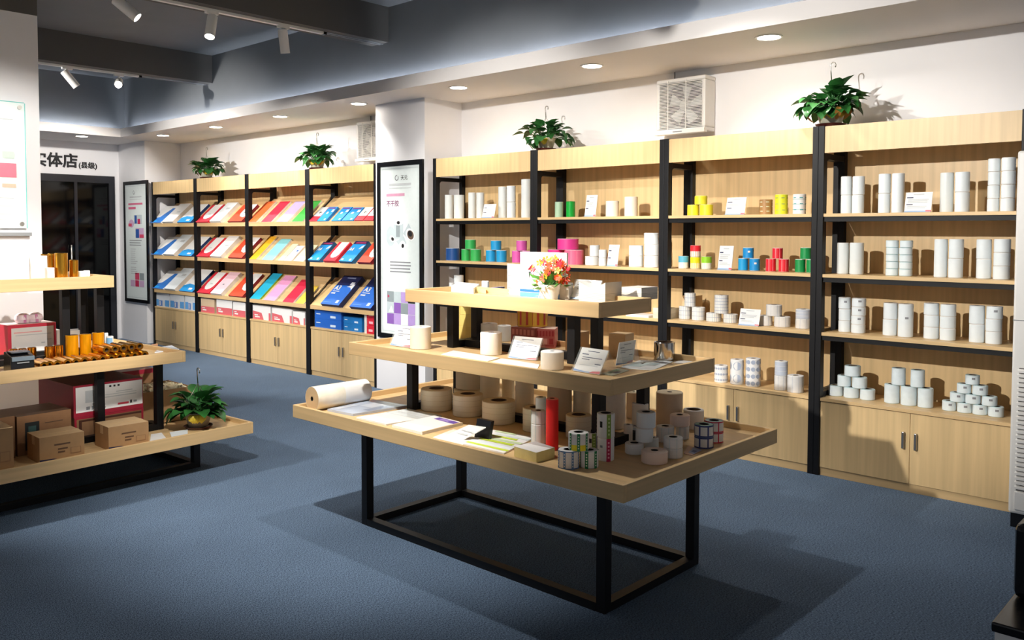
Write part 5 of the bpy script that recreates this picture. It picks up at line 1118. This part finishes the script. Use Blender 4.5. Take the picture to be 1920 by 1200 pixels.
def rx(X0, pa, pb, pt, z, style, label, hole=.8, grp=GL, core=CORE):
    X0 = adj(X0, (pa+pb)/2)
    a, b = ox(pa, 700, X0), ox(pb, 700, X0); r = (b.y-a.y)/2*.98; y = (a.y+b.y)/2; h = ox((pa+pb)/2, pt, X0).z-z
    return roll(X0, y, z, r, h, style, label, grp, hole, core)
for k, (a, b, pt) in enumerate(((123.5, 148, 628), (150, 172, 626), (174, 196, 623))):
    rx(-5.60, a, b, pt, V2, 'amber', f'{("left", "middle", "right")[k]} tall amber film roll of the three, {LM}')
for k, (a, b, pt) in enumerate(((84.5, 101, 649), (101, 119, 647))):
    rx(-5.58, a, b, pt, V2, 'gold', f'{("left", "right")[k]} gold roll of the pair left of amber rolls, {LM}')
for k, (a, b, pt) in enumerate(((18, 34, 654), (35, 51, 653), (52, 69, 651))):
    rx(-5.66, a, b, pt, V2, 'gold', f'{ORD[k]} gold foil roll standing behind the black label printer, {LM}')
xs = [(83, 684), (93, 682.5), (108, 681), (127, 678), (143, 677), (159, 675.5), (177, 673), (193, 671.5), (209, 670), (225, 668), (239, 666), (253, 663.5), (271.5, 661)]
def lying(X1, y, z, r, L, label, nm='foil_roll'):
    c = Vector((X1, y, z+r)); o = MB().lathe(c, [(r*.5, 0), (r, 0), (r, -L), (r*.5, -L), (r*.5, 0)], 20, axis=(1, 0, 0)).build(nm, GOLD, None, (X1-L/2, y, z)); tag(o, label, 'roll', 'small gold foil rolls along the tray edge')
    sub(MB().lathe(c, [(r*.49, -.002), (r*.49, -L+.002)], 16, axis=(1, 0, 0)), 'core', CORE, o)
for k, (px, py) in enumerate(xs):
    X1 = adj(-5.29, px)-(.012 if k % 2 else 0); y = ox(px, py, X1).y
    lying(X1, y, V2, .024, .17, f'small lying gold foil roll, {ORD[k]} from left in the front row')
for k, (px, py) in enumerate(((200, 660), (216, 658), (232, 655), (247, 652), (262, 650))):
    X1 = adj(-5.35, px); y = ox(px, py, X1).y
    lying(X1, y, V2+.047, .023, .16, f'small lying gold foil roll, {ORD[k]} from left in the upper layer')
rx(-5.75, 200, 213.5, 630, V2, 'bluecup', f'short roll in pale blue wrapper beside the amber rolls, {LM}', .5, 'small rolls beside the amber rolls', CORE)
rx(-5.88, 195, 204, 624, V2, 'white', f'white roll just behind the blue-wrapped roll, {LM}', .5, 'small rolls beside the amber rolls', CORE)
boxx(-5.86, 131, 162, 619, V2, .1, f'low white box behind the amber rolls, {LM}', 'white_box', 'box', [C('ece4da'), WHITE])
slab('paper_sheets', 'bright white sheets behind the gold rolls, middle tray of left table', 'paper', [(203, 654), (236, 650), (246, 643), (212, 645)], V2, .006, WHITE)
slab('paper_sheets', 'white sheet next to the kraft envelope, middle tray of left table', 'paper', [(240, 652), (272, 652), (282, 647), (252, 644)], V2, .004, WARMW)
slab('kraft_envelope', 'orange-brown envelope at the back of the left table middle tray', 'paper', [(282, 655), (296, 650), (296, 645), (284, 647)], V2, .004, C('c98f66'))
slab('plastic_film_sheet', 'crumpled clear plastic film at the far corner of left table middle tray', 'paper', [(290, 662), (336, 656), (322, 649), (300, 652)], V2, .006, mat('film_white', 'dbe4f0', .12, var=.08, scale=30, bump=.4))
# ---- top tray of the left table
LT_ = 'top tray of left table'
rx(-5.62, 107, 131, 474, V3, 'gold', f'tall gold foil roll, foremost, {LT_}')
rx(-5.72, 94, 110, 475, V3, 'gold', f'gold foil roll partly behind the tall one, {LT_}')
rx(-5.82, 81, 95, 476, V3, 'gold', f'gold foil roll farthest left, behind the white cartons, {LT_}')
rx(-5.66, 134, 150.5, 487, V3, 'gold', f'shorter gold foil roll standing apart at right, {LT_}')
GW = 'short white rolls on the top tray of the left table'
rx(-5.72, 130, 144, 509, V3, 'white', f'short white roll behind the shorter gold roll, {LT_}', .4, GW)
rx(-5.66, 151, 167, 508, V3, 'white', f'short white roll right of the shorter gold roll, {LT_}', .4, GW)
rx(-5.72, 160, 172, 507, V3, 'white', f'rightmost short white roll, {LT_}', .4, GW)
for (X0, a, b, pt, lb) in ((-5.60, 93, 106, 502, 'low white carton at the foot of the gold rolls'), (-5.64, 62, 93, 480, 'tall white carton left of the gold rolls'), (-5.66, -30, 60, 482, 'wide white carton at the left photo edge')):
    boxx(X0, a, b, pt, V3, .13, f'{lb}, {LT_}', 'white_carton', 'box', [WHITE, WHITE, INKLG, C('e8c0cc')], [(0, rc(.3, .5, .7, .74)), (1, rc(.3, .45, .4, .5))], 'white cartons on the left table top')
# ------------------------------------------------------------------ air conditioner and counter at the right edge
t = thing('air_conditioner', 'tall white floor-standing air conditioner at the right end of shelves', 'air conditioner', (-.82, 5.3, 0))
ay0, ay1 = 5.03, 5.282; ax0 = oy(1891, 900, ay0).x; ax1 = ax0+.52
sub(MB().box(ax0+.01, ax1-.01, ay0+.015, ay1, 0, .075), 'plinth', BLACKP, t)
sub(MB().box(ax0, ax1, ay0, ay1, .075, 1.96), 'cabinet', PLASW, t, .012)
sub(MB().box(ax0+.03, ax1-.03, ay0-.012, ay0, .1, .195), 'lower_panel', PLASW, t, .003)
sub(MB().box(ax0+.035, ax1-.035, ay0-.003, ay0-.0005, .2, .84), 'grille_back', mat('grille_dark', '55504e'), t)
g = MB()
for k in range(26): z = .21+.0243*k; g.hexa([(ax0+.03, ay0-.016, z), (ax1-.03, ay0-.016, z), (ax1-.03, ay0-.003, z+.006), (ax0+.03, ay0-.003, z+.006), (ax0+.03, ay0-.016, z+.012), (ax1-.03, ay0-.016, z+.012), (ax1-.03, ay0-.003, z+.018), (ax0+.03, ay0-.003, z+.018)])
sub(g, 'intake_grille', PLASW, t)
sub(MB().box(ax0-.001, ax1+.001, ay0-.001, ay0+.004, 1.085, 1.089), 'panel_seam', GREYP, t)
g = MB()
for k in range(12): z = 1.45+.033*k; g.box(ax0+.06, ax1-.06, ay0-.01, ay0, z, z+.016)
sub(g, 'outlet_louvres', PLASW, t)
t = thing('service_counter', 'white counter with black top edge in the bottom right corner', 'counter', (.25, 2.3, 0))
q = oz(1858, 1166, .75)
sub(MB().box(q.x, .9, q.y, q.y+.75, .73, .75), 'counter_top', BLACKP, t, .004)
sub(MB().box(q.x+.006, .88, q.y+.006, q.y+.73, 0, .7295), 'counter_body', PLASW, t)
b_ = oz(1897, 1121, .75)
t = thing('counter_machine', 'glossy black machine standing on the counter at the right edge', 'machine', (b_.x+.25, b_.y+.2, .75))
sub(MB().box(b_.x, b_.x+.5, b_.y, b_.y+.42, .75, oy(1909, 983, b_.y).z), 'machine_body', BLACKP, t, .015)
sub(MB().box(b_.x+.03, b_.x+.47, b_.y-.006, b_.y, .78, .85), 'front_panel', mat('dark_grey_plastic', '3a3d44'), t)
# ------------------------------------------------------------------ track spotlights and light
head(-6.14, 2.62, (.45, .62, -.64), 'tilted lit track spotlight, leftmost on the middle beam track', 0, lit=True)
head(-6.14, 3.30, (.30, -.30, -.9), 'lit track spotlight pointing down, second on the middle beam track', 0, lit=True)
head(-6.14, 3.92, (-.08, .18, -.97), 'unlit track spotlight nearest the end of the middle beam track', 0, lit=False)
head(-9.32, 3.42, (.15, .6, -.78), 'unlit tilted track spotlight on the farther left beam', 0, lit=False)
head(-9.32, 3.94, (.85, -.40, -.36), 'dazzling track spotlight facing the camera on the farther left beam', 0, lit=True)
TR = 'track spotlights of the near track'
def aim(loc, tgt, w, size, blend=.5, rad=.03, c=(1, .95, .88)):
    lamp('track_lamp', loc, Vector(tgt)-Vector(loc), w, size, blend, rad, c)
def hl(x, y, tgt, w, size, label, blend=.5):
    d = (Vector(tgt)-Vector((x, y, 3.1))).normalized(); head(x, y, d, label, w, size, True, blend)
K = 1.0
hl(-3.0, 1.35, (-3.75, 2.9, .8), 350, 72, 'lit track spotlight over the centre table front, near track', .75)
hl(-3.0, 2.85, (-3.1, 3.0, .6), 75, 100, 'lit track spotlight straight above the centre table, near track')
hl(-3.0, 3.7, (-2.2, 5.4, 1.0), 90, 80, 'lit track spotlight close to the right shelves, near track')
hl(-3.0, -.7, (-2.3, 5.5, 1.5), 950, 38, 'lit track spotlight farthest back on the near track', .7)
hl(-3.0, .4, (-4.9, 5.5, 1.5), 760, 40, 'lit track spotlight second from the back on the near track', .7)
hl(-3.0, 2.0, (-6.1, 1.9, 1.4), 400, 46, 'lit track spotlight turned to the left table, near track')
aim((-5.98, 2.7, 3.06), (-5.0, 5.5, .9), 130, 60)
aim((-6.08, 3.2, 2.95), (-8.0, 5.5, .9), 260, 66)
aim((-9.2, 3.86, 3.05), (-8.4, 5.6, .9), 130, 80)
aim((-9.40, 3.62, 2.96), (-12.4, 4.5, 1.3), 260, 62)  # extra spot added to brighten the far door wall; nearby head stays unlit
hl(.14, 1.6, (-5.9, 1.85, 1.0), 560, 17, 'unseen track spotlight added on the right to light the left table', .6)  # out-of-view lamp added to light the fronts on the left table
hl(-9.32, .5, (-9.1, 5.5, 1.5), 700, 52, 'lit track spotlight farthest back on the farther left track', .7)
hl(-5.98+.0-.16, .5, (-6.0, 2.0, 1.1), 270, 70, 'unseen spotlight added on the middle track to brighten column and left table')  # head out of view, added to brighten the near column
w = bpy.data.worlds.new('shop_surroundings'); SC.world = w; w.use_nodes = True
nt = w.node_tree; bg = nt.nodes['Background']; bg.inputs['Color'].default_value = (.90, .93, 1, 1); bg.inputs['Strength'].default_value = .23
SC.view_settings.view_transform = 'Standard'; SC.view_settings.look = 'None'; SC.view_settings.gamma = 1; SC.view_settings.exposure = 0.3
SC.view_settings.use_curve_mapping = False
